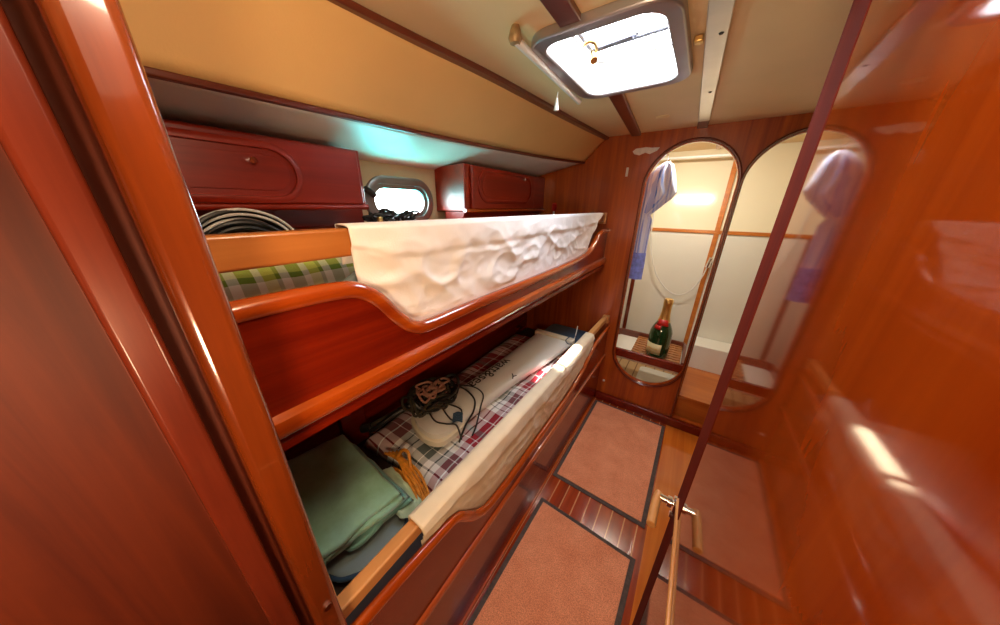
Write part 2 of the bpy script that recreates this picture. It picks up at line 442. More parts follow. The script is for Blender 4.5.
# forward bulkhead with the oval doorway
def arch2(g, n=28):
    r = OHU + g; zt = OC[1] + OHV - OHU
    return [(OC2 + r * math.cos(PI * k / n), zt + r * math.sin(PI * k / n)) for k in range(n + 1)] + [(OC2 - r, 0.065 - g), (OC2 + r, 0.065 - g)]
OC = (-0.113, 1.02); OHU, OHV = 0.220, 0.765
OC2 = 0.341
bm = BM()
outer = [(XH - 0.05, -0.02), (XS + 0.02, -0.02), (XS + 0.02, ZC + 0.01), (-0.592, ZC + 0.01), (-0.72, 1.723 + 0.01), (XH - 0.05, 1.63)]
holed(bm, outer, [stadium(OC[0], OC[1], OHU, OHV, 28), arch2(0.0)], lambda u, v, d: (u, d, v), YB, YB + 0.035)
wf = structure('wall_far', bm, 'mahogany_v', 'varnished mahogany bulkhead pierced by a tall oval doorway and an arched opening', 'wall')
def oval_trim(ringf, n, where, closed):
    bm = BM()
    ring = [(u, YB - 0.001, v) for u, v in ringf(0.004)]
    sweep(bm, ring, [(0.012, -0.002), (0.016, 0.002), (0.012, 0.008), (-0.03, 0.008), (-0.03, -0.002)], (0, -1, 0), closed)
    structure('trim_%d' % n, bm, 'trim_v', 'dark rounded molding around the ' + where, 'trim', smooth=True)
    bm = BM()
    ring = [(u, YB + 0.012, v) for u, v in ringf(-0.003)]
    sweep(bm, ring, circ(0.016, 8, 0.004), (0, -1, 0), closed)
    structure('trim_%d' % (n + 1), bm, 'molding', 'thin lighter inner lip of the ' + where, 'trim', smooth=True)
oval_trim(lambda g: stadium(OC[0], OC[1], OHU + g, OHV + g, 28), 1, 'oval doorway with the bottle behind it', True)
def arch_open(g):
    a = arch2(g); return [a[-1]] + a[:-1]
oval_trim(arch_open, 20, 'arched opening beside the oval doorway', False)
# toe board at the foot of the bulkhead
bm = BM(); box(bm, -0.41, XS, YB - 0.028, YB, 0, 0.062)
structure('baseboard_far', bm, 'mahogany', 'red toe board at the foot of the oval doorway', 'baseboard', bevel=0.006)

# ceiling trims
bm = BM(); cp = smooth_pts([(x - 0.004, y, ZC - 0.006) for y, x in CEIL_EDGE], 4)
sweep(bm, cp, [(-0.009, -0.017), (-0.009, 0.017), (0.006, 0.017), (0.006, -0.017)], (0, 0, 1))
structure('trim_3', bm, 'trim', 'dark beam along the headliner edge', 'trim', bevel=0.003)
bm = BM(); sp = smooth_pts([(x, y, z - 0.004) for x, y, z in sd3], 4)
sweep(bm, sp, [(-0.007, -0.009), (-0.007, 0.009), (0.005, 0.010), (0.005, -0.010)], (0, 0, 1))
structure('trim_4', bm, 'trim', 'dark batten along the lower edge of the sloping lining', 'trim', bevel=0.003)
bm = BM(); obb(bm, (-0.30, YBACK, ZC - 0.005), (-0.345, HY0 - 0.02, ZC - 0.005), 0.05, 0.016); obb(bm, (-0.366, HY1 + 0.02, ZC - 0.005), (-0.424, YB, ZC - 0.005), 0.05, 0.016)
structure('trim_5', bm, 'trim', 'dark headliner batten running to the hatch', 'trim', bevel=0.003)
bm = BM(); obb(bm, (0.0, YBACK, ZC - 0.005), (-0.099, 1.842, ZC - 0.005), 0.046, 0.012)
s = structure('trim_6', bm, 'alu_strip', 'pale metal cover strip screwed along the headliner', 'trim', bevel=0.002)
bm = BM(); obb(bm, (-0.099, 1.842, ZC - 0.005), (-0.107, YB, ZC - 0.005), 0.046, 0.014)
structure('trim_7', bm, 'trim', 'short dark batten between metal strip and bulkhead', 'trim', bevel=0.002)
for x, y in ((-0.060, 0.997), (-0.078, 1.42)):
    bm = BM(); lathe(bm, [(0, ZC - 0.014), (0.004, ZC - 0.0135), (0.006, ZC - 0.0105)], x, y, 12)
    o = obj('screw', bm, 'dark_gasket', s, smooth=True)

# small round ceiling fitting near the bulkhead
bm = BM(); lathe(bm, [(0, ZC - 0.008), (0.022, ZC - 0.007), (0.028, ZC - 0.003), (0.028, ZC)], -0.262, 1.70, 20)
t = thing('ceiling_fitting', 'small dull round fitting on the headliner beside the metal strip', 'fitting', (-0.262, 1.70, ZC))
obj('cover', bm, 'vinyl', t, smooth=True)

# hatch -------------------------------------------------------------
bm = BM(); holed(bm, rrect(HX0, HX1, HY0, HY1, 0.06), [rrect(HX0 + 0.012, HX1 - 0.012, HY0 + 0.012, HY1 - 0.012, 0.05)], lambda u, v, d: (u, v, d), ZC - 0.004, ZC + 0.075)
hatch = structure('window_1', bm, 'white_gel', 'square deck hatch open to the bright sky', 'hatch')
bm = BM(); 
holed(bm, rrect(HX0 - 0.022, HX1 + 0.022, HY0 - 0.022, HY1 + 0.014, 0.07), [rrect(HX0 + 0.014, HX1 - 0.014, HY0 + 0.014, HY1 - 0.014, 0.05)], lambda u, v, d: (u, v, d), ZC - 0.022, ZC + 0.002)
structure('frame', bm, 'alu', '', '', hatch, bevel=0.005)
bm = BM(); holed(bm, rrect(HX0 - 0.01, HX1 + 0.01, HY0 - 0.01, HY1 + 0.01, 0.06), [rrect(HX0 + 0.02, HX1 - 0.02, HY0 + 0.02, HY1 - 0.02, 0.045)], lambda u, v, d: (u, v, d), ZC + 0.075, ZC + 0.095)
structure('lid_frame', bm, 'alu', '', '', hatch)
bm = BM(); box(bm, HX0 + 0.014, HX1 - 0.014, HY0 + 0.014, HY1 - 0.014, ZC + 0.082, ZC + 0.088)
structure('pane', bm, 'pane', '', '', hatch)
bm = BM(); obb(bm, (-0.392, HY0 + 0.025, ZC + 0.05), (-0.392, 1.045, ZC + 0.05), 0.012, 0.012); obb(bm, (-0.392, 1.045, ZC + 0.05), (HX1 - 0.015, 1.035, ZC + 0.05), 0.016, 0.012)
structure('stay_bar', bm, 'bar_metal', '', '', hatch, bevel=0.002)
bm = BM(); obb(bm, (-0.372, 1.005, ZC + 0.032), (-0.262, 0.992, ZC + 0.032), 0.022, 0.01); tube(bm, [(-0.262, 0.992, ZC + 0.032), (-0.250, 0.985, ZC + 0.030), (-0.248, 0.962, ZC + 0.026)], 0.004, 8, 4)
h = structure('handle', bm, 'bar_metal', '', '', hatch, bevel=0.003)
bm = BM(); tube(bm, [(-0.385, 1.045, ZC + 0.045), (-0.382, 1.035, ZC + 0.030), (-0.376, 1.028, ZC + 0.015)], 0.011, 12, 4)
tube(bm, [(-0.388, 0.965, ZC + 0.03), (-0.372, 0.950, ZC + 0.03), (-0.358, 0.962, ZC + 0.03), (-0.362, 1.005, ZC + 0.03)], 0.005, 8, 4)
structure('latch', bm, 'brass', '', '', hatch, smooth=True)
bm = BM(); obb(bm, (-0.115, 1.0, ZC - 0.012), (-0.095, 1.0, ZC - 0.012), 0.022, 0.014)
structure('catch', bm, 'brass', '', '', hatch, bevel=0.003)

# roller blind rod beside the hatch
t = thing('roller_blind', 'slim rolled blind rod beside the deck hatch with a pale pull tassel', 'blind', (-0.49, 0.95, ZC))
bm = BM(); tube(bm, [(-0.465, 0.725, ZC - 0.026), (-0.490, 1.225, ZC - 0.022)], 0.0095, 12)
obj('tube', bm, 'white_plastic', t, smooth=True)
bm = BM(); obb(bm, (-0.490, 0.74, ZC - 0.006), (-0.510, 1.225, ZC - 0.006), 0.006, 0.010)
obj('backing_strip', bm, 'ivory_plastic', t, bevel=0.002)
bm = BM(); lathe(bm, [(0, ZC - 0.034), (0.012, ZC - 0.033), (0.017, ZC - 0.024), (0.014, ZC - 0.012), (0.010, ZC)], -0.466, 0.722, 16)
obj('end_bracket', bm, 'brass_dull', t, smooth=True)
bm = BM(); obb(bm, (-0.492, 1.222, ZC - 0.015), (-0.492, 1.234, ZC - 0.015), 0.012, 0.03)
obj('end_bracket', bm, 'ivory_plastic', t, bevel=0.003)
bm = BM(); tube(bm, [(-0.499, 1.05, ZC - 0.036), (-0.502, 1.052, ZC - 0.055)], 0.0015, 6)
lathe(bm, [(0.003, ZC - 0.052), (0.004, ZC - 0.06), (0.009, ZC - 0.088), (0, ZC - 0.089)], -0.502, 1.052, 12)
obj('pull_tassel', bm, 'white_plastic', t, smooth=True)

# portlight ----------------------------------------------------------
def ringX(bm, cy, cz, hu, hv, x, sec):
    sweep(bm, [(x, u, v) for u, v in stadium(cy, cz, hu, hv, 18)], sec, (1, 0, 0), True)
bm = BM(); ringX(bm, *PC, 0.172, 0.088, XH + 0.003, [(0.010, -0.016), (0.014, 0.0), (0.010, 0.016), (-0.01, 0.018), (-0.01, -0.018)])
port = structure('window_2', bm, 'port_frame', 'oval portlight in the hull side above the upper bunk', 'window', smooth=True)
bm = BM(); ringX(bm, *PC, 0.150, 0.066, XH - 0.012, [(0.012, -0.012), (0.012, 0.010), (-0.02, 0.014), (-0.02, -0.014)])
structure('inner_frame', bm, 'port_frame', '', '', port, smooth=True)
bm = BM(); prism(bm, stadium(PC[0], PC[1], 0.145, 0.062), lambda u, v, d: (d, u, v), XH - 0.036, XH - 0.031)
structure('pane', bm, 'pane', '', '', port)
for y, z in ((0.775, 1.540), (0.985, 1.540), (1.015, 1.388), (0.80, 1.388)):
    bm = BM(); box(bm, XH, XH + 0.016, y - 0.012, y + 0.012, z - 0.007, z + 0.007)
    structure('clamp', bm, 'port_frame', '', '', port, bevel=0.003)
bm = BM(); tube(bm, [(XH + 0.02, 0.705, 1.51), (XH + 0.035, 0.712, 1.50), (XH + 0.03, 0.735, 1.485)], 0.013, 10, 4)
structure('latch', bm, 'dark_gasket', '', '', port, smooth=True)

# right side: mirror-gloss varnished door, upright and panel -----------------
bm = BM(); box(bm, XS, XS + 0.03, 0.66, YB + 0.01, 0.0, ZC + 0.01)
structure('wall_right', bm, 'mahogany_v', 'mahogany side of the recess beyond the open glossy door', 'wall')
bm = BM(); box(bm, XR + 0.0305, XS + 0.03, 0.655, 0.692, 0.0, ZC + 0.01)
structure('wall_recess', bm, 'trim_v', 'dark return behind the open glossy door', 'wall')
bm = BM(); box(bm, XR - 0.004, XS, 0.69, YB - 0.028, 0.0005, 0.003)
structure('floor_right', bm, 'gloss_floor', 'glossy plain orange floor board of the recess', 'floor')
bm = BM(); box(bm, XR, XR + 0.03, YBACK, 0.5945, 0.0, ZC + 0.01)
door = structure('door_1', bm, 'gloss_wall', 'mirror glossy varnished door along the right side with wooden lever handle', 'door')
bm = BM(); box(bm, XR - 0.001, XR + 0.03, 0.595, 0.692, 0.0, ZC + 0.005)
structure('trim_8', bm, 'band', 'dark upright strip beside the glossy door', 'trim', bevel=0.002)
# lever handle on the door
bm = BM(); tube(bm, [(XR - 0.001, 0.672, 0.722), (XR - 0.008, 0.672, 0.722)], 0.021, 16)
lathe_z = None
tube(bm, [(XR - 0.006, 0.672, 0.722), (0.083, 0.672, 0.722), (0.066, 0.672, 0.722)], 0.009, 12)
tube(bm, [(0.094, 0.672, 0.722), (0.084, 0.672, 0.722)], 0.014, 12)
tube(bm, [(XR - 0.001, 0.664, 0.690), (XR - 0.010, 0.664, 0.690)], 0.008, 10)
hd = structure('handle', bm, 'chrome', '', '', door, smooth=True); hd['label'] = 'chrome lever spindle'
bm = BM(); tube(bm, [(0.064, 0.684, 0.722), (0.060, 0.66, 0.719), (0.058, 0.62, 0.720), (0.057, 0.580, 0.722)], 0.0105, 12, 5)
o = structure('grip', bm, 'rail', '', '', hd, smooth=True, bevel=0.002); o.parent = hd; o['label'] = 'pale wooden grip'
# slim wooden rail on the panel running back from the door
bm = BM(); tube(bm, [(XR - 0.002, 0.66, 0.755), (XR - 0.002, -0.3, 0.800)], 0.0046, 10)
structure('trim_12', bm, 'rail', 'slim pale wooden rail along the right panel below the handle', 'trim', smooth=True)

# near bulkhead, post and passage behind the camera ------------------------
bm = BM(); box(bm, XH - 0.05, -0.44, YN, YN + 0.03, 0.0, ZC + 0.02)
structure('wall_near', bm, 'mahogany_v', 'mahogany bulkhead at the near end of the bunks', 'wall')
bm = BM(); box(bm, -0.452, -0.362, 0.0215, 0.0585, 0.0, ZC + 0.01)
po = structure('trim_13', bm, 'post', 'varnished upright post at the near end of the bunks', 'post', bevel=0.009)
bm = BM(); tube(bm, [(-0.3625, 0.042, 0.845), (-0.358, 0.042, 0.845)], 0.006, 12)
structure('screw', bm, 'chrome', '', '', po, smooth=True)
bm = BM(); box(bm, -0.50, -0.425, -0.02, 0.010, 0.0, ZC + 0.01)
structure('trim_14', bm, 'trim_v', 'brown door frame upright nearest on the left', 'trim', bevel=0.005)
bm = BM(); box(bm, -0.62, -0.60, YBACK, -0.023, 0.0, ZC + 0.02); box(bm, -0.62, -0.458, -0.022, 0.0278, 0.0, ZC + 0.01)
structure('wall_passage_left', bm, 'passage', 'mahogany side of the passage behind the post', 'wall')
bm = BM(); box(bm, -0.8, XR + 0.03, YBACK - 0.03, YBACK, 0.0, ZC + 0.02)
structure('wall_rear', bm, 'mahogany_v', 'mahogany bulkhead behind the viewer', 'wall')

# ------------------------------------------------------------------ bunks
def crest_path(tab, x): return smooth_pts([(x, y, z) for y, z in tab], 6)

UP_CREST = [(0.06, 1.315), (0.14, 1.316), (0.215, 1.314), (0.258, 1.306), (0.295, 1.278), (0.335, 1.225), (0.375, 1.188), (0.43, 1.176),
            (0.60, 1.178), (0.90, 1.178), (1.25, 1.182), (1.50, 1.190), (1.64, 1.206), (1.73, 1.245), (1.80, 1.292), (1.87, 1.310), (YB, 1.312)]
LO_CREST = [(0.06, 0.650), (0.18, 0.641), (0.27, 0.631), (0.34, 0.621), (0.375, 0.604), (0.41, 0.562), (0.455, 0.512), (0.52, 0.478), (0.65, 0.466),
            (0.86, 0.470), (1.10, 0.478), (1.28, 0.492), (1.43, 0.525), (1.56, 0.582), (1.66, 0.616), (1.80, 0.630), (YB, 0.632)]

def lee_board(parent, tab, xf, zbot, name='lee_board', th=0.024):
    path = crest_path(tab, 0)
    out = [(p.y, p.z) for p in path] + [(YB - 0.001, zbot), (0.06, zbot)]
    bm = BM(); prism(bm, out, lambda u, v, d: (d, u, v), xf - th, xf)
    lb = obj(name, bm, 'mahogany', parent)
    bm = BM()   # rounded capping along the crest
    sweep(bm, [(xf - th / 2 + 0.004, p.y, p.z - 0.010) for p in path], circ(th / 2 + 0.0055, 14, 0.017), (1, 0, 0))
    obj('crest_molding', bm, 'molding', lb, smooth=True)
    return lb

# upper bunk
ub = thing('bunk', 'upper built-in mahogany bunk with a scooped lee board', 'bunk', (-0.8, 1.0, 1.04), 'built-in bunks')
lee_board(ub, UP_CREST, -0.505, 1.085)
bm = BM(); sweep(bm, [(-0.505, 0.06, 1.100), (-0.505, YB - 0.001, 1.100)],
                 [(0.0, -0.024), (0.016, -0.018), (0.020, 0.0), (0.014, 0.014), (0.004, 0.022), (-0.02, 0.022), (-0.02, -0.024)], (1, 0, 0))
obj('lower_molding', bm, 'molding', ub, smooth=True)
bm = BM(); box(bm, XH, -0.529, 0.06, YB - 0.001, 1.062, 1.092)
obj('bunk_bottom', bm, 'mahogany', ub, bevel=0.003)
bm = BM(); sweep(bm, [(-0.507, 0.06, 1.066), (-0.507, YB - 0.001, 1.066)], [(0.0, -0.012), (0.008, -0.006), (0.008, 0.010), (0.0, 0.012), (-0.022, 0.012), (-0.022, -0.012)], (1, 0, 0))
obj('under_bead', bm, 'mahogany', ub, smooth=True)
bm = BM(); box(bm, -0.566, -0.534, 0.060, 1.965, 1.357, 1.408)
obj('rail', bm, 'rail_dark', ub, bevel=0.005)
bm = BM(); box(bm, -0.570, -0.522, 1.955, YB - 0.001, 1.345, 1.414)
obj('rail_bracket', bm, 'rail', ub, bevel=0.004)
bm = BM(); box(bm, XH, XH + 0.05, 0.06, YB - 0.001, 1.092, 1.372)      # inner side boarding under the portlight
obj('back_panel', bm, 'cupboard', ub, bevel=0.003)

# lower bunk
lb_ = thing('bunk', 'lower built-in mahogany bunk with a scooped lee board and panel to the floor', 'bunk', (-0.8, 1.0, 0.0), 'built-in bunks')
lee_board(lb_, LO_CREST, -0.398, 0.36, th=0.013)
bm = BM(); sweep(bm, [(-0.400, 0.06, 0.375), (-0.400, YB - 0.001, 0.375)],
                 [(0.0, -0.020), (0.010, -0.015), (0.013, 0.0), (0.009, 0.012), (0.0, 0.018), (-0.02, 0.018), (-0.02, -0.020)], (1, 0, 0))
obj('lower_molding', bm, 'molding', lb_, smooth=True)
bm = BM(); box(bm, -0.440, -0.412, 0.06, YB - 0.001, 0.0, 0.372)
obj('front_panel', bm, 'mahogany', lb_)
bm = BM(); box(bm, -0.414, -0.402, 0.06, YB - 0.03, 0.0, 0.014)
obj('skirting', bm, 'molding', lb_, bevel=0.004)
bm = BM(); box(bm, -1.10, -0.441, 0.06, YB - 0.001, 0.34, 0.37)
obj('bunk_bottom', bm, 'trim', lb_)
bm = BM(); box(bm, -1.12, -1.085, 0.06, YB - 0.001, 0.34, 1.060)
obj('back_panel', bm, 'mahogany', lb_)
bm = BM(); box(bm, -1.083, -1.040, 0.36, 0.46, 0.372, 1.058)
obj('back_upright', bm, 'mahogany', lb_, bevel=0.004)
bm = BM(); box(bm, -0.445, -0.413, 0.060, 1.955, 0.672, 0.708)
obj('rail', bm, 'rail', lb_, bevel=0.005)
bm = BM(); box(bm, -0.446, -0.400, 1.945, YB - 0.001, 0.662, 0.716)
obj('rail_bracket', bm, 'rail', lb_, bevel=0.004)

# mattresses
bm = BM()
def rim(s, t, e=0.06):
    d = min(s, 1 - s, t * 3, (1 - t) * 3) / e
    return 1 - (1 - min(1, d)) ** 2
slab(bm, lambda s, t: (lerp(-1.07, -0.446, s), lerp(0.075, 1.97, t)), lambda s, t: 0.445 + 0.012 * rim(s, t) + 0.004 * nz(s * 3, t * 6), lambda s, t: 0.372, 16, 40)
m = obj('mattress', bm, 'darkpad', None, smooth=True); tag(m, 'dark mattress on the lower bunk under the plaid quilt', 'mattress')
bm = BM()
slab(bm, lambda s, t: (lerp(-1.13, -0.536, s), lerp(0.075, 1.97, t)), lambda s, t: 1.165 + 0.012 * rim(s, t), lambda s, t: 1.094, 16, 40)
m = obj('mattress', bm, 'greyblue', None, smooth=True); tag(m, 'grey mattress on the upper bunk behind the white lee cloth', 'mattress')

# ------------------------------------------------------------------ lee cloths
def lee_cloth(name, mat, label, rail, y0, yt1, yb1, crest, xface, seed, amp, bulge, th, group):
    """rail = (x0,x1,z0,z1); hangs over the rail, front falls behind the board"""
    x0, x1, z0, z1 = rail; e = 0.0045
    NU, NV = 190, 60
    bm = BM(); G = []
    for i in range(NU + 1):
        s = i / NU; col = []
        for j in range(NV + 1):
            v = j / NV
            # path over the rail : back (0-.1), top (.1-.17), front (.17-1)
            if v < 0.10: k = v / 0.10; px, pz, fr = x0 - e, lerp(z0 - 0.02, z1 + e, k), 0
            elif v < 0.17: k = (v - 0.10) / 0.07; px, pz, fr = lerp(x0 - e, x1 + e, k), z1 + e + 0.002 * math.sin(PI * k), 0
            else: fr = (v - 0.17) / 0.83; px = x1 + e; pz = None
            yend = lerp(yt1, yb1, fr ** 0.8)
            y = lerp(y0 + 0.006 * fr, yend, s)
            if pz is None:
                zb = interp(crest, y) - 0.03
                pz = lerp(z1 + e, zb, fr)
                zc = zb + 0.03
                w = math.sin(PI * min(1, fr * 1.0)) ** 0.7
                def rdg(a, b_, c): return (1 - min(1, abs(nz(a, b_, c)) * 2.6)) ** 2
                wr = 0.5 * nz(y * 5 + pz * 7, pz * 9 - y * 3, seed) + 0.9 * rdg(y * 3 - pz * 9, pz * 7 + y * 5, seed + 3) + 0.6 * rdg(y * 9 + pz * 6, pz * 11 - y * 4, seed + 8) + 0.25 * rdg(y * 17 - pz * 14, pz * 22 + y * 6, seed + 21) + 0.35 * nz(y * 26, pz * 30, seed + 5) - 0.55
                fold = 0.006 / (1 + math.exp(-(0.26 - fr) * 90)) + 0.004 * (1 - min(1, abs(fr - 0.27) / 0.12)) * nz(y * 22, pz * 5, seed + 11)
                px = lerp(px, xface - th - 0.006, fr) + w * (0.6 * amp * wr + bulge) + fold
                lim = xface - th - 0.003
                if pz < zc + 0.012: px = min(px, lim)
                elif pz < zc + 0.05: px = min(px, lim + (pz - zc - 0.012) * 1.2)
                if pz > z0 - 0.01: px = max(px, x1 + 0.003)
            col.append(bm.verts.new((px, y, pz)))
        G.append(col)
    for a, b in zip(G, G[1:]):
        for j in range(NV): bm.faces.new((a[j], b[j], b[j + 1], a[j + 1]))
    t = thing(name, label, 'lee cloth', (x1, (y0 + yt1) / 2, z0), group)
    o = obj('canvas', bm, mat, t, smooth=True, solid=0.003, autosmooth=False)
    return t
uc = lee_cloth('lee_cloth', 'canvas', 'wrinkled white canvas lee cloth hanging from the upper bunk rail', (-0.566, -0.534, 1.357, 1.408), 0.268, 1.90, 1.66, UP_CREST, -0.505, 1.3, 0.013, 0.005, 0.024, 'lee cloths')
bm = BM(); tube(bm, [(-0.529, 0.286, 1.383), (-0.5255, 0.286, 1.383)], 0.0045, 12)
obj('grommet', bm, 'brass', uc, smooth=True)
lc = lee_cloth('lee_cloth', 'canvas_low', 'cream canvas lee cloth stretched along the lower bunk rail', (-0.445, -0.413, 0.672, 0.708), 0.250, 1.60, 1.62, LO_CREST, -0.398, 6.1, 0.006, 0.013, 0.013, 'lee cloths')

# ------------------------------------------------------------------ cupboards
XF = -0.98
def cupboard(label, y0, y1, zb, zt, door_y, panel, group, bmold='molding'):
    t = thing('wall_cupboard', label, 'cupboard', (-1.09, (y0 + y1) / 2, zb), group)
    bm = BM()
    prism(bm, [(XH + 0.002, zb), (XF - 0.012, zb), (XF - 0.012, zt + 0.004), (XH + 0.002, zt - 0.004)], lambda u, v, d: (u, d, v), y0, y1)
    obj('body', bm, 'cupboard', t, bevel=0.004)
    bm = BM(); box(bm, XF - 0.012, XF + 0.004, door_y[0], door_y[1], zb + 0.012, zt)
    d = obj('door', bm, 'cupboard', t, bevel=0.006)
    bm = BM(); cy, cz, hu, hv = panel
    sweep(bm, [(XF + 0.004, u, v) for u, v in stadium(cy, cz, hu, hv, 18)], [(0.008, -0.006), (0.009, 0.0), (0.004, 0.010), (-0.003, 0.012), (-0.003, -0.008)], (1, 0, 0), True)
    obj('raised_molding', bm, 'cupboard', d, smooth=True)
    bm = BM(); prism(bm, stadium(cy, cz, hu - 0.022, hv - 0.022, 18), lambda u, v, dd: (dd, u, v), XF + 0.002, XF + 0.007)
    obj('panel', bm, 'cupboard', d, bevel=0.002)
    bm = BM(); sweep(bm, [(XF - 0.01, y0 - 0.004, zb + 0.004), (XF - 0.01, y1, zb + 0.004)], circ(0.012, 10, 0.01), (1, 0, 0))
    obj('bottom_molding', bm, bmold, t, smooth=True)
    return t
c1 = cupboard('mahogany wall cupboard left of the oval portlight above the upper bunk', 0.062, 0.588, 1.437, 1.612, (0.066, 0.572), (0.235, 1.524, 0.150, 0.064), 'wall cupboards', 'cupboard')
bm = BM(); tube(bm, [(XF + 0.004, 0.285, 1.55), (XF + 0.022, 0.285, 1.55)], 0.008, 12)
c2 = cupboard('mahogany wall cupboard right of the oval portlight against the bulkhead', 1.11, YB - 0.004, 1.420, 1.634, (1.150, 1.80), (1.475, 1.547, 0.27, 0.075), 'wall cupboards')
obj('door_knob', bm, 'chrome', c1, smooth=True)
bm = BM(); box(bm, XH + 0.002, XH + 0.05, 0.062, 0.66, 1.3725, 1.4365); obj('plinth', bm, 'cupboard', c1)  # dark board added over the hull lining for the shade of the recess
bm = BM(); tube(bm, [(XF + 0.004, 1.655, 1.605), (XF + 0.012, 1.655, 1.605)], 0.010, 14)
obj('keyhole_plate', bm, 'chrome', c2, smooth=True)
bm = BM(); prism(bm, [(XH + 0.05, 1.372), (XF - 0.05, 1.372), (XF - 0.03, 1.418), (XH + 0.05, 1.418)], lambda u, v, d: (u, d, v), 1.125, YB - 0.004)
obj('plinth', bm, 'cupboard', c2)
# shelf under the cupboards
bm = BM(); box(bm, XH + 0.05, -0.93, 0.06, YB - 0.001, 1.350, 1.371)
sh = obj('shelf', bm, 'cupboard', None, bevel=0.003); tag(sh, 'dark mahogany shelf under the wall cupboards', 'shelf')

# ------------------------------------------------------------------ things on the upper bunk
t = thing('cable_coil', 'large coil of black cables with pale stripes standing under the left wall cupboard', 'cable', (-0.87, 0.2, 1.18))
bk = BM(); wh = BM(); random.seed(4)
for i in range(20):
    pale = i % 3 == 1
    r = 0.052 + 0.0035 * i; cx = -0.868 + random.uniform(-0.022, 0.022); ph = random.uniform(0, 6)
    pts = [(cx + 0.008 * math.sin(2 * a + ph), 0.198 + r * math.cos(a) * (1 + 0.02 * math.sin(3 * a + ph)), 1.318 + r * math.sin(a)) for a in [2 * PI * k / 20 for k in range(20)]]
    tube(wh if pale else bk, pts, 0.0030 if pale else 0.0048, 7, 3, True)
obj('black_cables', bk, 'blackcord', t, smooth=True); obj('pale_cables', wh, 'whitecord', t, smooth=True)

bm = BM()
slab(bm, lambda s, t: (lerp(-0.80, -0.612, s) , lerp(0.075, 0.36, t)), lambda s, t: 1.285 + 0.062 * rim(s, t, 0.35) ** 0.6 + 0.004 * nz(s * 5, t * 6, 2.0), lambda s, t: 1.285 - 0.05 * rim(s, t, 0.3), 18, 18)
o = obj('cushion', bm, 'green_check', None, smooth=True); tag(o, 'green and white checked cushion on the upper bunk behind the rail', 'cushion')
bm = BM()
slab(bm, lambda s, t: (lerp(-0.608, -0.540, s), lerp(0.150, 0.47, t)), lambda s, t: 1.185 + (0.135 * min(1, t * 2.2) ** 0.6) * rim(s, t, 0.45) ** 0.5, lambda s, t: 1.179, 16, 20)
o = obj('folded_blanket', bm, 'greyblue', None, smooth=True); tag(o, 'grey folded blanket in front of the green checked cushion', 'blanket')
# small dark gear by the portlight
t = thing('webbing_bundle', 'dark tangled webbing bundle on the shelf below the oval portlight', 'webbing', (-1.06, 0.73, 1.371))
bm = BM(); random.seed(3)
for i in range(16):
    c = Vector((-1.06 + random.uniform(-0.03, 0.03), 0.74 + random.uniform(-0.09, 0.10), 1.385))
    pts = [c + Vector((random.uniform(-0.03, 0.03), random.uniform(-0.045, 0.045), random.uniform(-0.008, 0.028 if i % 3 else 0.045))) for k in range(5)]
    tube(bm, pts, random.uniform(0.004, 0.007), 7, 4, True)
obj('straps', bm, 'blackcord', t, smooth=True)
bm = BM(); box(bm, -1.035, -1.02, 0.645, 0.665, 1.374, 1.405); obj('buckle', bm, 'brass', t, bevel=0.004)
# reading lamp stub near the bulkhead
t = thing('reading_lamp', 'tiny dark reading lamp by the bulkhead under the right wall cupboard', 'lamp', (-0.87, 1.93, 1.371))
bm = BM(); lathe(bm, [(0, 1.371), (0.018, 1.371), (0.016, 1.383), (0.006, 1.388), (0.006, 1.42), (0.0, 1.421)], -0.87, 1.90, 14); obj('base', bm, 'white_plastic', t, smooth=True)
bm = BM(); tube(bm, [(-0.87, 1.90, 1.425), (-0.862, 1.885, 1.465)], 0.016, 12); obj('lamp_head', bm, 'red_seal', t, smooth=True)

# ------------------------------------------------------------------ things on the lower bunk
# plaid quilt
bm = BM()
def qxy(s, t):
    y = lerp(0.405, 1.715, t); 
    xb = interp([(0.4, -1.00), (0.6, -1.02), (1.8, -1.05)], y); xf = interp([(0.4, -0.60), (0.46, -0.52), (0.6, -0.475), (1.8, -0.475)], y)
    return (lerp(xb, xf, s), y + 0.02 * math.sin(s * 3) * (1 - t))
qtop = lambda s, t: 0.459 + 0.067 * rim(s, t, 0.16) ** 0.55 + 0.012 * nz(s * 4, t * 9, 1.0) * rim(s, t, 0.2) + 0.006 * nz(s * 11, t * 26, 4.0) * rim(s, t, 0.2)
slab(bm, qxy, qtop, lambda s, t: 0.459, 40, 90)
o = obj('plaid_quilt', bm, 'plaid', None, smooth=True, autosmooth=False); tag(o, 'burgundy white and grey plaid quilt spread on the lower bunk', 'quilt')

# outboard generator: long white leg lying on the quilt
t = thing('hydro_generator', 'long white hydro generator leg lying on the plaid quilt with lettering', 'generator', (-0.69, 1.1, 0.53))
ZL = 0.600
leg = [(0.60, -0.838, -0.665), (0.75, -0.832, -0.655), (1.10, -0.815, -0.628), (1.40, -0.815, -0.575), (1.50, -0.815, -0.560), (1.66, -0.815, -0.545)]
bm = BM()
rings = []
for y, xa, xb in leg:
    xm = (xa + xb) / 2; hw = (xb - xa) / 2
    rings.append([bm.verts.new((xm + hw * cx, y + 0.03 * (1 - y) * cx * 0, ZL - 0.022 + 0.022 * cz)) for cx, cz in
                  ((-1, -0.1), (-0.95, 0.6), (-0.8, 0.95), (-0.4, 1.0), (0.4, 1.0), (0.8, 0.95), (0.95, 0.6), (1, -0.1), (0.9, -1.3), (0, -1.6), (-0.9, -1.3))])
for r0, r1 in zip(rings, rings[1:]):
    for k in range(11): bm.faces.new((r0[k], r0[(k + 1) % 11], r1[(k + 1) % 11], r1[k]))
bm.faces.new(rings[0][::-1]); bm.faces.new(rings[-1])
lg = obj('leg', bm, 'white_plastic', t, smooth=True)
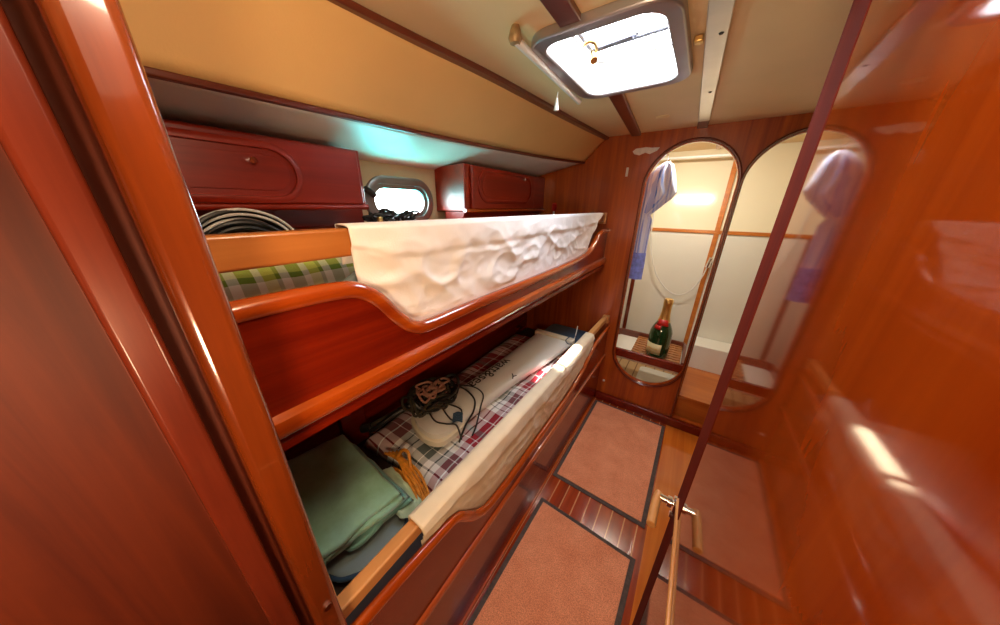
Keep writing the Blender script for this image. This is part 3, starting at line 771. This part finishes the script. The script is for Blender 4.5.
# lettering reads from the far end towards the viewer
for s, size, x, y, ang in (('watt&sea', 0.088, -0.770, 1.030, -PI / 2 - 0.05),):
    me = text_mesh(s, size, 0.0006); me.materials.append(M['letter_black'])
    o = bpy.data.objects.new('lettering', me); COL.objects.link(o)
    o.matrix_world = Matrix.Translation((x, y, ZL + 0.0008)) @ Matrix.Rotation(ang, 4, 'Z')
    o.parent = lg
# small mark beside the lettering
bm = BM(); 
for a, b in (((-0.668, 1.085), (-0.650, 1.065)), ((-0.650, 1.065), (-0.640, 1.085)), ((-0.650, 1.065), (-0.640, 1.045))):
    obb(bm, (*a, ZL + 0.001), (*b, ZL + 0.001), 0.006, 0.001)
obj('printed_mark', bm, 'letter_black', lg)
bm = BM(); box(bm, -0.822, -0.535, 1.625, 1.672, ZL - 0.04, ZL + 0.014)
obj('end_cap', bm, 'ivory_plastic', t, bevel=0.006)
# rounded pod at the near end, two stacked shells
for dz, gx, nm in ((0.0, 0.0, 'pod'), (-0.026, 0.012, 'pod_base')):
    bm = BM()
    out = smooth_pts([(-0.842 - gx, 0.575 - gx, 0), (-0.770, 0.535 - gx, 0), (-0.700, 0.530 - gx, 0), (-0.662 + gx, 0.555 - gx, 0), (-0.650 + gx, 0.60, 0), (-0.660 + gx, 0.68, 0), (-0.76, 0.71, 0), (-0.848 - gx, 0.66, 0)], 6, True)
    prism(bm, [(p.x, p.y) for p in out], lambda u, v, d: (u, v, d), ZL - 0.012 + dz, ZL + 0.012 + dz)
    obj(nm, bm, 'white_plastic' if nm == 'pod' else 'ivory_plastic', t, bevel=0.007)
bm = BM()
out = smooth_pts([(-0.838, 0.582, 0), (-0.770, 0.543, 0), (-0.700, 0.538, 0), (-0.669, 0.561, 0), (-0.658, 0.60, 0), (-0.668, 0.68, 0), (-0.76, 0.70, 0), (-0.84, 0.655, 0)], 6, True)
sweep(bm, [(p.x, p.y, ZL - 0.0155) for p in out], circ(0.0035, 6), None, True)
obj('gasket', bm, 'dark_gasket', t, smooth=True)
# cable bundle lying over the generator
t2 = thing('rope_bundle', 'tangled dark cables and brown cords heaped on the near end of the white generator', 'cables', (-0.82, 0.64, 0.60))
random.seed(12)
dk = BM(); ol = BM(); br = BM()
C = Vector((-0.832, 0.660, 0.640))
for i in range(30):
    a0 = random.uniform(0, 2 * PI); rx, ry = random.uniform(0.018, 0.075), random.uniform(0.035, 0.105); cx, cy = random.uniform(-0.03, 0.03), random.uniform(-0.035, 0.04)
    pts = []
    for k in range(8):
        a = a0 + 2 * PI * k / 8; j = 1 + random.uniform(-0.30, 0.30)
        p = C + Vector((cx + rx * j * math.cos(a), cy + ry * j * math.sin(a), random.uniform(-0.015, 0.050) - 0.25 * abs(cx + rx * math.cos(a)) + 0.01))
        p.z = max(p.z, 0.622); pts.append(p)
    tube(ol if i % 2 else dk, pts, random.uniform(0.004, 0.008), 7, 5, True)
for i in range(12):
    a0 = random.uniform(0, 2 * PI); o_ = Vector((random.uniform(-0.02, 0.04), random.uniform(-0.05, 0.05), 0))
    pts = [C + o_ + Vector((0.045 * random.uniform(0.3, 1) * math.cos(a0 + k * 1.3), 0.055 * random.uniform(0.3, 1) * math.sin(a0 + k * 1.3), 0.045 + random.uniform(0, 0.02))) for k in range(5)]
    tube(br, pts, 0.0050, 7, 5)
# long tail to the left with a plug, loose loops to the right
tube(ol, [(-0.85, 0.66, 0.645), (-0.875, 0.59, 0.635), (-0.90, 0.52, 0.615), (-0.935, 0.475, 0.590), (-0.975, 0.445, 0.560)], 0.015, 8, 5)
tube(dk, [(-0.83, 0.64, 0.650), (-0.86, 0.57, 0.645), (-0.895, 0.50, 0.620), (-0.92, 0.455, 0.590), (-0.955, 0.43, 0.560)], 0.011, 8, 5)
tube(dk, [(-0.84, 0.74, 0.655), (-0.78, 0.80, 0.635), (-0.70, 0.80, 0.608), (-0.645, 0.735, 0.608), (-0.622, 0.655, 0.600), (-0.61, 0.60, 0.560)], 0.0042, 7, 6)
tube(dk, [(-0.83, 0.76, 0.650), (-0.76, 0.855, 0.615), (-0.685, 0.85, 0.606), (-0.635, 0.77, 0.606), (-0.612, 0.71, 0.560), (-0.60, 0.67, 0.545)], 0.0034, 7, 6)
tube(dk, [(-0.79, 0.66, 0.645), (-0.72, 0.64, 0.622), (-0.67, 0.63, 0.619), (-0.655, 0.66, 0.619), (-0.69, 0.70, 0.618), (-0.76, 0.68, 0.630)], 0.0032, 7, 6)
tube(dk, [(-0.81, 0.61, 0.640), (-0.73, 0.585, 0.620), (-0.68, 0.60, 0.618), (-0.64, 0.62, 0.617), (-0.605, 0.61, 0.570)], 0.0034, 7, 6)
obj('black_cables', dk, 'blackcord', t2, smooth=True); obj('webbing', ol, 'olive', t2, smooth=True); obj('brown_cords', br, 'browncord', t2, smooth=True)
bm = BM(); tube(bm, [(-0.965, 0.445, 0.565), (-1.005, 0.420, 0.550)], 0.019, 12); obj('plug', bm, 'blackcord', t2, smooth=True, bevel=0.003)
bm = BM(); 
for k in range(6): tube(bm, [(-0.69 + 0.006 * k, 0.655 - 0.007 * k, 0.622), (-0.675 + 0.006 * k, 0.668 - 0.007 * k, 0.630), (-0.66 + 0.006 * k, 0.68 - 0.007 * k, 0.622)], 0.004, 6, 3)
obj('cord_knot', bm, 'navy', t2, smooth=True)

# far end: dark blue cushion and a white cable tie
bm = BM()
slab(bm, lambda s, t: (lerp(-0.86, -0.475, s), lerp(1.725, 1.965, t)), lambda s, t: 0.51 + 0.055 * rim(s, t, 0.3) ** 0.55, lambda s, t: 0.46, 18, 18)
o = obj('cushion', bm, 'navy', None, smooth=True); tag(o, 'dark blue cushion at the bulkhead end of the lower bunk', 'cushion')
t = thing('cable_tie', 'upright white plastic cable tie beside the dark blue cushion', 'cable tie', (-0.53, 1.68, 0.61))
bm = BM(); tube(bm, [(-0.540, 1.665, 0.614), (-0.535, 1.672, 0.65), (-0.533, 1.68, 0.705)], 0.0035, 8, 4); obj('strap', bm, 'white_plastic', t, smooth=True)
bm = BM(); tube(bm, [(-0.535, 1.664, 0.636), (-0.56, 1.635, 0.635), (-0.575, 1.60, 0.619), (-0.55, 1.585, 0.606), (-0.53, 1.60, 0.606)], 0.003, 8, 5); obj('loop', bm, 'navy', t, smooth=True)

# stack of towels on a grey cushion
bm = BM()
def cushion_xy(s, t):
    a, b = 2 * s - 1, 2 * t - 1
    # squircle
    k = 0.42
    x = a * math.sqrt(1 - k * b * b); y = b * math.sqrt(1 - k * a * a)
    return (-0.758 + 0.216 * x, 0.222 + 0.145 * y)
slab(bm, cushion_xy, lambda s, t: 0.500 + 0.018 * rim(s, t, 0.22) ** 0.5, lambda s, t: 0.459 + 0.03 * (1 - rim(s, t, 0.2)), 24, 24)
tc = thing('seat_cushion', 'grey round edged cushion with navy piping under the green towels', 'cushion', (-0.73, 0.23, 0.458))
obj('cover', bm, 'greyblue', tc, smooth=True, autosmooth=False)
bm = BM(); per = [cushion_xy(k / 12, 0) for k in range(12)] + [cushion_xy(1, k / 12) for k in range(12)] + [cushion_xy(1 - k / 12, 1) for k in range(12)] + [cushion_xy(0, 1 - k / 12) for k in range(12)]
tube(bm, [(x, y, 0.500) for x, y in per], 0.0065, 8, 2, True); o = obj('piping', bm, 'navy', tc, smooth=True); o['label'] = 'navy piping'

def towel(label, mat, quad, zb, th, layers, seed, group='folded towels'):
    """folded towel : quad corners (back-left, back-right, front-right, front-left); layered folded edges"""
    q = [Vector((*p, 0)) for p in quad]
    def xy(s, t):
        p = q[0].lerp(q[1], t).lerp(q[3].lerp(q[2], t), s); return (p.x + 0.006 * nz(s * 6, t * 6, seed), p.y + 0.006 * nz(s * 6, t * 6, seed + 2))
    c = sum(q, Vector()) / 4
    t = thing('folded_towel', label, 'towel', (c.x, c.y, zb), group)
    lh = th / layers
    for k in range(layers):
        z0 = zb + lh * k; bm = BM()
        gx = 0.008 * math.sin(k * 2.3 + seed)
        wv = lambda s, t: 0.0045 * math.sin(t * 11 + 2.1 * k + seed) * s ** 3
        slab(bm, lambda s, t: (xy(s, t)[0] + gx + 0.006 * math.sin(t * 7 + 3 * k) * s ** 4, xy(s, t)[1] + gx * 0.6),
             lambda s, t: z0 + lh * (0.5 + 0.5 * rim(s, (t - .5) + .5, 0.10) ** 0.5) + (0.010 if k == layers - 1 else 0.002) * nz(s * 3.5, t * 3.5, seed) * rim(s, t, 0.2) + wv(s, t),
             lambda s, t: z0 + lh * (0.5 - 0.40 * rim(s, t, 0.10) ** 0.5) + wv(s, t), 30, 30)
        obj('fold', bm, mat, t, smooth=True, autosmooth=False)
    return t
towel('pale green folded towel peeping from the right side of the towel stack', 'towel_c', [(-0.80, 0.300), (-0.76, 0.385), (-0.545, 0.362), (-0.58, 0.285)], 0.520, 0.026, 1, 1.0)
towel('sea green folded towel beneath the large sage towel of the stack', 'towel_b', [(-0.985, 0.105), (-0.93, 0.355), (-0.575, 0.345), (-0.60, 0.150)], 0.546, 0.030, 2, 3.0)
towel('large sage green folded towel on top of the towel stack', 'towel_a', [(-1.01, 0.080), (-0.965, 0.330), (-0.575, 0.312), (-0.600, 0.085)], 0.577, 0.050, 3, 5.0)

# amber cord between towels and quilt
t = thing('amber_cord', 'amber yellow cord tangled between the green towels and the plaid quilt', 'cord', (-0.6, 0.4, 0.46))
bm = BM(); random.seed(5)
for k in range(5):
    o_ = 0.010 * (k - 2)
    tube(bm, [(-0.80 + o_, 0.425 + o_, 0.545), (-0.74, 0.418 + 0.4 * o_, 0.556 + 0.006 * math.sin(k)), (-0.67, 0.405 + o_, 0.556), (-0.61, 0.392 + o_, 0.550 + 0.008 * math.sin(2 * k)), (-0.555, 0.372 + o_, 0.530), (-0.53, 0.345 + o_, 0.500)], 0.0050, 7, 5)
tube(bm, [(-0.75, 0.415, 0.562), (-0.735, 0.43, 0.592), (-0.70, 0.43, 0.598), (-0.67, 0.41, 0.570)], 0.006, 7, 5)
obj('strands', bm, 'yellowcord', t, smooth=True)
bm = BM(); slab(bm, lambda s, t: (lerp(-0.80, -0.51, s), lerp(0.370, 0.404, t)), lambda s, t: 0.470 + 0.055 * rim(s, t, 0.35) ** 0.6 + 0.008 * nz(s * 7, t * 5, 9.0), lambda s, t: 0.461, 14, 10)
obj('bag', bm, 'yellowcord', t, smooth=True)

# ------------------------------------------------------------------ floor mats
def mat_rug(label, quad, group):
    q = [Vector((*p, 0)) for p in quad]; c = sum(q, Vector()) / 4
    t = thing('floor_mat', label, 'mat', (c.x, c.y, 0), group)
    inn = []
    for i in range(4):
        a = (q[i - 1] - q[i]).normalized(); b = (q[(i + 1) % 4] - q[i]).normalized(); inn.append(q[i] + (a + b) * 0.020)
    bm = BM(); prism(bm, [(p.x, p.y) for p in q], lambda u, v, d: (u, v, d), 0.0005, 0.006); obj('binding', bm, 'mat_edge', t, bevel=0.003)
    bm = BM(); prism(bm, [(p.x, p.y) for p in inn], lambda u, v, d: (u, v, d), 0.0055, 0.011); obj('carpet', bm, 'carpet', t, bevel=0.004)
mat_rug('terracotta carpet mat with dark binding at the foot of the oval doorway', [(-0.394, 1.118), (0.092, 1.113), (0.097, 1.927), (-0.394, 1.931)], 'terracotta floor mats')
mat_rug('terracotta carpet mat with dark binding nearest the viewer', [(-0.396, 0.14), (0.062, 0.14), (0.081, 0.954), (-0.385, 0.964)], 'terracotta floor mats')

# ------------------------------------------------------------------ marks on the bulkhead
bm = BM()
pts = [(-0.430, 1.758), (-0.415, 1.772), (-0.36, 1.775), (-0.33, 1.770), (-0.288, 1.768), (-0.300, 1.752), (-0.335, 1.738), (-0.36, 1.747), (-0.39, 1.736), (-0.418, 1.744)]
prism(bm, pts, lambda u, v, d: (u, d, v), YB - 0.0012, YB - 0.0003)
o = obj('torn_sticker', bm, 'paper', None); tag(o, 'torn white sticker on the bulkhead above left of the oval doorway', 'sticker')
bm = BM(); prism(bm, rrect(-0.449, -0.436, 1.625, 1.675, 0.003), lambda u, v, d: (u, d, v), YB - 0.006, YB + 0.002)
o = obj('door_catch', bm, 'white_plastic', None, bevel=0.001); tag(o, 'small white catch on the bulkhead left of the oval doorway', 'catch')
bm = BM(); tube(bm, [(-0.367, YB - 0.006, 0.172), (-0.367, YB, 0.172)], 0.008, 14)
o = obj('screw_cap', bm, 'white_plastic', None, smooth=True); tag(o, 'tiny white screw cap low on the bulkhead beside the oval doorway', 'screw cap')

# ------------------------------------------------------------------ shower compartment behind the oval doorway
YS = 2.70
bm = BM(); box(bm, -0.75, 0.85, YB + 0.036, 2.85, -0.06, 0.03)
structure('floor_shower', bm, 'slats', 'pale teak slatted shower floor', 'floor')
bm = BM(); box(bm, -0.75, 0.85, YS, YS + 0.02, 0.03, 1.28)
structure('wall_shower_far', bm, 'shower_low', 'pale lower wall of the shower compartment', 'wall')
bm = BM(); prism(bm, [(YS, 1.28), (YS + 0.125, 1.86), (YS + 0.145, 1.86), (YS + 0.02, 1.28)], lambda u, v, d: (d, u, v), -0.75, 0.85)
structure('wall_shower_upper', bm, 'shower', 'glossy cream upper wall of the shower compartment', 'wall')
bm = BM(); box(bm, -0.62, -0.60, YB + 0.036, YS + 0.14, 0.03, 1.86)
structure('wall_shower_left', bm, 'shower', 'cream left wall of the shower compartment', 'wall')
bm = BM(); box(bm, 0.575, 0.60, YB + 0.034, YS + 0.14, 0.03, 1.86)
structure('wall_shower_right', bm, 'shower', 'cream right wall of the shower compartment', 'wall')
bm = BM(); box(bm, -0.75, 0.85, YB + 0.036, YS + 0.145, 1.86, 1.88)
structure('ceiling_shower', bm, 'vinyl', 'cream headliner of the shower compartment', 'ceiling')
bm = BM(); box(bm, -0.60, 0.575, YS - 0.010, YS, 1.268, 1.294)
structure('trim_15', bm, 'orange_trim', 'orange wooden band across the shower wall', 'trim', bevel=0.003)
bm = BM(); obb(bm, (0.106, YS - 0.006, 0.03), (0.106, YS - 0.006, 1.28), 0.032, 0.012, (0, 1, 0)); obb(bm, (0.106, YS - 0.006, 1.28), (0.106, YS + 0.098, 1.80), 0.032, 0.012, (0, 1, 0))
structure('trim_16', bm, 'orange_trim', 'tall wooden upright at the right of the shower wall', 'trim', bevel=0.003)
bm = BM(); box(bm, -0.418, -0.386, YS - 0.010, YS, 0.03, 1.268)
structure('trim_17', bm, 'trim_v', 'dark wooden upright at the left of the shower wall', 'trim', bevel=0.003)
bm = BM(); obb(bm, (-0.02, YB + 0.04, 1.855), (-0.02, YS + 0.07, 1.855), 0.03, 0.012)
structure('trim_18', bm, 'orange_trim', 'short wooden batten on the shower headliner', 'trim', bevel=0.003)
t = thing('curtain_rail', 'white curtain rail high across the shower compartment', 'rail', (-0.15, YS - 0.04, 1.80))
bm = BM(); tube(bm, [(-0.599, YS - 0.03, 1.800), (0.12, YS - 0.03, 1.793)], 0.009, 10); obj('rod', bm, 'white_plastic', t, smooth=True)
# bench with grating
t = thing('shower_bench', 'white shower bench with a teak grating and dark wooden fiddle rail', 'bench', (-0.13, 2.2, 0.38))
bm = BM(); box(bm, -0.599, 0.118, 2.045, 2.44, 0.37, 0.408); obj('seat_panel', bm, 'white_gel', t, bevel=0.004)
bm = BM(); obb(bm, (-0.599, 2.034, 0.425), (0.112, 2.034, 0.425), 0.022, 0.062); obj('front_rail', bm, 'mahogany', t, bevel=0.004)
bm = BM(); sweep(bm, smooth_pts([(-0.40, 2.05, 0.452), (-0.40, 2.36, 0.452), (-0.385, 2.405, 0.452), (-0.34, 2.42, 0.452), (0.04, 2.42, 0.452), (0.085, 2.405, 0.452), (0.098, 2.36, 0.452), (0.098, 2.05, 0.452)], 4), [(-0.046, -0.009), (-0.046, 0.009), (0.008, 0.009), (0.012, 0.0), (0.008, -0.009)], (0, 0, 1))
obj('fiddle_rail', bm, 'trim', t, smooth=True)
bm = BM()
for k in range(9): y = 2.065 + 0.041 * k; box(bm, -0.235, 0.085, y, y + 0.022, 0.412, 0.430)
for k in range(7): x = -0.235 + 0.0497 * k; box(bm, x, x + 0.022, 2.062, 2.415, 0.4085, 0.424)
obj('grating', bm, 'teak_x', t, bevel=0.002)
# wooden seat box seen through the second opening
t = thing('locker_seat', 'orange varnished wooden locker seat beyond the arched opening', 'seat', (0.4, 2.4, 0.03))
bm = BM(); box(bm, 0.126, 0.574, 2.04, 2.498, 0.0305, 0.212); obj('box', bm, 'seat_wood', t, bevel=0.004)
bm = BM(); prism(bm, rrect(0.124, 0.574, 2.022, 2.499, 0.015), lambda u, v, d: (u, v, d), 0.2125, 0.232); obj('seat_top', bm, 'seat_wood', t, bevel=0.006)
bm = BM(); box(bm, 0.135, 0.574, 2.50, YS - 0.001, 0.0305, 0.432)
o = obj('shower_ledge', bm, 'white_gel', None, bevel=0.006); tag(o, 'pale ledge along the shower wall behind the wooden locker seat', 'ledge')
# champagne bottle
BX, BY, BZ = -0.071, 2.135, 0.4305
t = thing('champagne_bottle', 'dark green champagne bottle with gold foil neck on the shower bench', 'bottle', (BX, BY, BZ))
k = 1.0
bm = BM(); lathe(bm, [(0, BZ + 0.012), (0.05, BZ + 0.002), (0.066, BZ), (0.072, BZ + 0.008), (0.073, BZ + 0.03), (0.073, BZ + 0.165), (0.070, BZ + 0.195), (0.058, BZ + 0.232), (0.042, BZ + 0.265), (0.031, BZ + 0.295), (0.026, BZ + 0.33), (0.023, BZ + 0.42), (0, BZ + 0.42)], BX, BY, 36)
obj('glass', bm, 'bottle', t, smooth=True)
bm = BM(); lathe(bm, [(0.0405, BZ + 0.272), (0.0338, BZ + 0.295), (0.0288, BZ + 0.33), (0.0262, BZ + 0.385), (0.0275, BZ + 0.395), (0.029, BZ + 0.402), (0.029, BZ + 0.425), (0.024, BZ + 0.437), (0, BZ + 0.441)], BX, BY, 28)
obj('foil_neck', bm, 'foil_gold', t, smooth=True)
def patch(bm, prof, a0, a1, n=14):
    rows = [[bm.verts.new((BX + r * math.cos(lerp(a0, a1, i / n)), BY + r * math.sin(lerp(a0, a1, i / n)), z)) for i in range(n + 1)] for r, z in prof]
    for r0, r1 in zip(rows, rows[1:]):
        for i in range(n): bm.faces.new((r0[i], r0[i + 1], r1[i + 1], r1[i]))
bm = BM(); patch(bm, [(0.0738, BZ + 0.035), (0.0738, BZ + 0.115)], -PI / 2 - 1.15, -PI / 2 + 0.35)
lab = obj('label', bm, 'label', t, smooth=True, solid=0.0006)
bm = BM(); patch(bm, [(0.0745, BZ + 0.072), (0.0745, BZ + 0.079)], -PI / 2 - 0.85, -PI / 2 + 0.05); patch(bm, [(0.0745, BZ + 0.052), (0.0745, BZ + 0.056)], -PI / 2 - 0.7, -PI / 2 - 0.1)
obj('print', bm, 'foil_gold', lab, smooth=True, solid=0.0004)
bm = BM(); patch(bm, [(0.052, BZ + 0.252), (0.0425, BZ + 0.274), (0.036, BZ + 0.292)], -PI / 2 - 0.85, -PI / 2 + 0.75)
obj('ribbon', bm, 'red_seal', t, smooth=True, solid=0.003)
bm = BM(); patch(bm, [(0.064, BZ + 0.224), (0.052, BZ + 0.250)], -PI / 2 - 0.9, -PI / 2 - 0.1)
obj('seal', bm, 'red_seal', t, smooth=True, solid=0.002)
# bath mat
bm = BM(); prism(bm, rrect(-0.185, 0.115, 2.30, 2.625, 0.04), lambda u, v, d: (u, v, d), 0.0305, 0.048)
o = obj('bath_mat', bm, 'white_gel', None, bevel=0.006); tag(o, 'white bath mat on the teak shower floor below the bench', 'bath mat')
# hose with hand shower
t = thing('shower_hose', 'thin grey shower hose looped on the shower wall with chrome hand piece', 'shower hose', (0.1, YS - 0.03, 1.0))
bm = BM(); tube(bm, [(-0.35, YS - 0.05, 1.60), (-0.335, YS - 0.05, 1.42), (-0.325, YS - 0.05, 1.24), (-0.29, YS - 0.05, 1.08), (-0.225, YS - 0.05, 0.92), (-0.12, YS - 0.05, 0.80), (-0.03, YS - 0.05, 0.775), (0.045, YS - 0.05, 0.83), (0.09, YS - 0.05, 0.94), (0.105, YS - 0.05, 1.03)], 0.0045, 8, 6)
obj('hose', bm, 'whitecord', t, smooth=True)
bm = BM(); tube(bm, [(0.105, YS - 0.05, 1.02), (0.112, YS - 0.05, 1.06), (0.118, YS - 0.055, 1.10)], 0.014, 12, 3); obb(bm, (0.118, YS - 0.045, 1.06), (0.118, YS - 0.012, 1.06), 0.03, 0.05)
obj('hand_piece', bm, 'chrome', t, smooth=True, bevel=0.004)

# hanging shirt/towel by the door
def drape(bm, rows, cy, seed, n=40):
    rings = []
    for z, cx, hw, hd in rows:
        ring = []
        for k in range(n):
            a = 2 * PI * k / n; f = 1 + 0.22 * math.sin(5 * a + seed + z * 6) + 0.12 * math.sin(9 * a + z * 17 + seed)
            ring.append(bm.verts.new((cx + hw * math.cos(a) * (1 + 0.04 * math.sin(7 * a + z * 20)), cy + hd * f * math.sin(a), z)))
        rings.append(ring)
    for r0, r1 in zip(rings, rings[1:]):
        for k in range(n): bm.faces.new((r0[k], r0[(k + 1) % n], r1[(k + 1) % n], r1[k]))
    bm.faces.new(rings[0]); bm.faces.new(rings[-1][::-1])
t = thing('hanging_cloth', 'pale blue checked cloth hanging just inside the oval doorway on the left', 'cloth', (-0.29, 2.09, 1.4))
bm = BM(); drape(bm, [(1.705, -0.245, 0.012, 0.012), (1.685, -0.25, 0.040, 0.022), (1.64, -0.262, 0.068, 0.028), (1.58, -0.265, 0.088, 0.032), (1.535, -0.255, 0.092, 0.034), (1.50, -0.268, 0.084, 0.034), (1.45, -0.295, 0.060, 0.030), (1.405, -0.318, 0.034, 0.024)], 2.085, 0.4)
obj('bunched_top', bm, 'blue_check', t, smooth=True)
bm = BM(); drape(bm, [(1.415, -0.315, 0.030, 0.022), (1.37, -0.308, 0.042, 0.024), (1.30, -0.312, 0.044, 0.024), (1.22, -0.315, 0.050, 0.024), (1.16, -0.314, 0.052, 0.024)], 2.085, 1.4)
obj('tail', bm, 'blue_check', t, smooth=True)
bm = BM(); drape(bm, [(1.165, -0.314, 0.0525, 0.0245), (1.10, -0.316, 0.055, 0.025), (1.04, -0.318, 0.056, 0.025), (0.985, -0.319, 0.058, 0.025)], 2.085, 1.4)
o = obj('hem', bm, 'blue_band', t, smooth=True); o['label'] = 'lavender blue hem'
bm = BM(); tube(bm, [(-0.245, YB + 0.036, 1.73), (-0.245, 2.085, 1.725), (-0.245, 2.088, 1.70)], 0.004, 8, 3); obj('hook', bm, 'chrome', t, smooth=True)

# ------------------------------------------------------------------ lamps, two of them added as fill
def fill_fixture(name, label, x, y, z, r, emit):
    t = thing(name, label, 'lamp', (x, y, z))
    bm = BM(); lathe(bm, [(0, z - 0.018), (r * 0.9, z - 0.018), (r, z - 0.01), (r, z)], x, y, 24); obj('base', bm, 'white_plastic', t, smooth=True)
    m = bpy.data.materials.new('fill_glow_' + name); m.use_nodes = True; b = m.node_tree.nodes['Principled BSDF']
    b.inputs['Emission Color'].default_value = rgba(emit[0]); b.inputs['Emission Strength'].default_value = emit[1]
    bm = BM(); lathe(bm, [(0, z - 0.032), (r * 0.5, z - 0.030), (r * 0.85, z - 0.019)], x, y, 24); obj('diffuser', bm, m, t, smooth=True)
fill_fixture('fill_ceiling_lamp', 'added round white fill lamp on the headliner, unseen above the viewer', -0.12, 0.10, ZC, 0.07, ((1, 0.72, 0.42), 18))  # invented fixture, out of view, goes with the overhead fill light

def point(name, loc, power, color, r=0.05):
    l = bpy.data.lights.new(name, 'POINT'); l.energy = power; l.color = color; l.shadow_soft_size = r
    o = bpy.data.objects.new(name, l); COL.objects.link(o); o.location = loc; return o
point('fill_overhead', (-0.12, 0.10, ZC - 0.13), 3.0, (1.0, 0.80, 0.56), 0.07)  # added warm fill to brighten lining and bunks
point('fill_wall_lamp', (0.035, -0.16, 1.22), 6.0, (1.0, 0.72, 0.42), 0.06)  # added warm fill behind the viewer, brightens deckhead and lining
t = thing('fill_wall_lamp', 'added small brass fill lamp on the glossy door, unseen behind the viewer', 'lamp', (XR, -0.16, 1.22))
bm = BM(); tube(bm, [(XR - 0.0005, -0.16, 1.22), (XR - 0.012, -0.16, 1.22)], 0.04, 20); obj('base', bm, 'brass', t, smooth=True, bevel=0.002)
l = bpy.data.lights.new('shower_lamp', 'AREA'); l.shape = 'RECTANGLE'; l.size = 0.30; l.size_y = 0.05; l.energy = 3.5; l.color = (1.0, 0.93, 0.78)
o = bpy.data.objects.new('shower_lamp', l); COL.objects.link(o); o.location = (-0.12, 2.10, 1.825); o.rotation_euler = (math.radians(28), 0, 0)
t = thing('strip_lamp', 'white strip lamp on the shower headliner just above the oval doorway', 'lamp', (-0.12, 2.10, 1.86))
bm = BM(); box(bm, -0.28, 0.04, 2.06, 2.12, 1.836, 1.8595); obj('housing', bm, 'white_plastic', t, bevel=0.004)

def portal(name, loc, rot, sx, sy):
    l = bpy.data.lights.new(name, 'AREA'); l.shape = 'RECTANGLE'; l.size = sx; l.size_y = sy; l.cycles.is_portal = True
    o = bpy.data.objects.new(name, l); COL.objects.link(o); o.location = loc; o.rotation_euler = rot; return o
portal('hatch_portal', ((HX0 + HX1) / 2, (HY0 + HY1) / 2, ZC + 0.12), (0, 0, 0), HX1 - HX0 + 0.04, HY1 - HY0 + 0.04)
portal('port_portal', (XH - 0.07, PC[0], PC[1]), (0, -PI / 2, 0), 0.16, 0.33)

# sunbeam entering through the hatch
l = bpy.data.lights.new('sun', 'SPOT'); l.energy = 2600; l.color = (1.0, 0.93, 0.80); l.spot_size = math.radians(6.2); l.spot_blend = 0.5; l.shadow_soft_size = 0.02
so = bpy.data.objects.new('sunbeam', l); COL.objects.link(so)
tgt = Vector((-0.43, 1.27, 0.57)); thr = Vector((-0.175, 1.10, ZC + 0.05)); d = (thr - tgt).normalized()
so.location = tgt + d * 3.2; so.rotation_euler = (-d).to_track_quat('-Z', 'Y').to_euler()

# ------------------------------------------------------------------ world: bright sky over turquoise water
w = bpy.data.worlds.new('sky'); scene.world = w; w.use_nodes = True; nt = w.node_tree
bg = nt.nodes['Background']
tc = nt.nodes.new('ShaderNodeTexCoord'); sx = nt.nodes.new('ShaderNodeSeparateXYZ'); nt.links.new(tc.outputs['Generated'], sx.inputs[0])
mr = nt.nodes.new('ShaderNodeMapRange'); mr.inputs['From Min'].default_value = -1; mr.inputs['From Max'].default_value = 1; nt.links.new(sx.outputs['Z'], mr.inputs['Value'])
c = ramp(nt, mr.outputs[0], [(0.0, (0.06, 1.05, 1.00)), (0.46, (0.25, 1.4, 1.4)), (0.485, (0.80, 1.0, 1.0)), (0.6, (0.95, 0.98, 1.0)), (1.0, (0.80, 0.88, 1.0))])
nt.links.new(c, bg.inputs['Color']); bg.inputs['Strength'].default_value = 18.0

# ------------------------------------------------------------------ camera
cam = bpy.data.cameras.new('camera'); co = bpy.data.objects.new('camera', cam); COL.objects.link(co)
cam.sensor_fit = 'HORIZONTAL'; cam.sensor_width = 36.0; cam.lens = 36.0 * 274.92 / 1000.0; cam.clip_start = 0.005
co.matrix_world = Matrix(((0.819, -0.216, 0.532, 0), (0.574, 0.291, -0.766, 0), (0.011, 0.932, 0.362, 1.45), (0, 0, 0, 1)))
scene.camera = co

scene.view_settings.view_transform = 'Standard'; scene.view_settings.look = 'None'
scene.view_settings.gamma = 1.0; scene.view_settings.use_curve_mapping = False
scene.view_settings.exposure = 1.05
scene.cycles.use_denoising = True
scene.cycles.max_bounces = 10; scene.cycles.diffuse_bounces = 6; scene.cycles.transparent_max_bounces = 12
scene.cycles.sample_clamp_indirect = 6.0
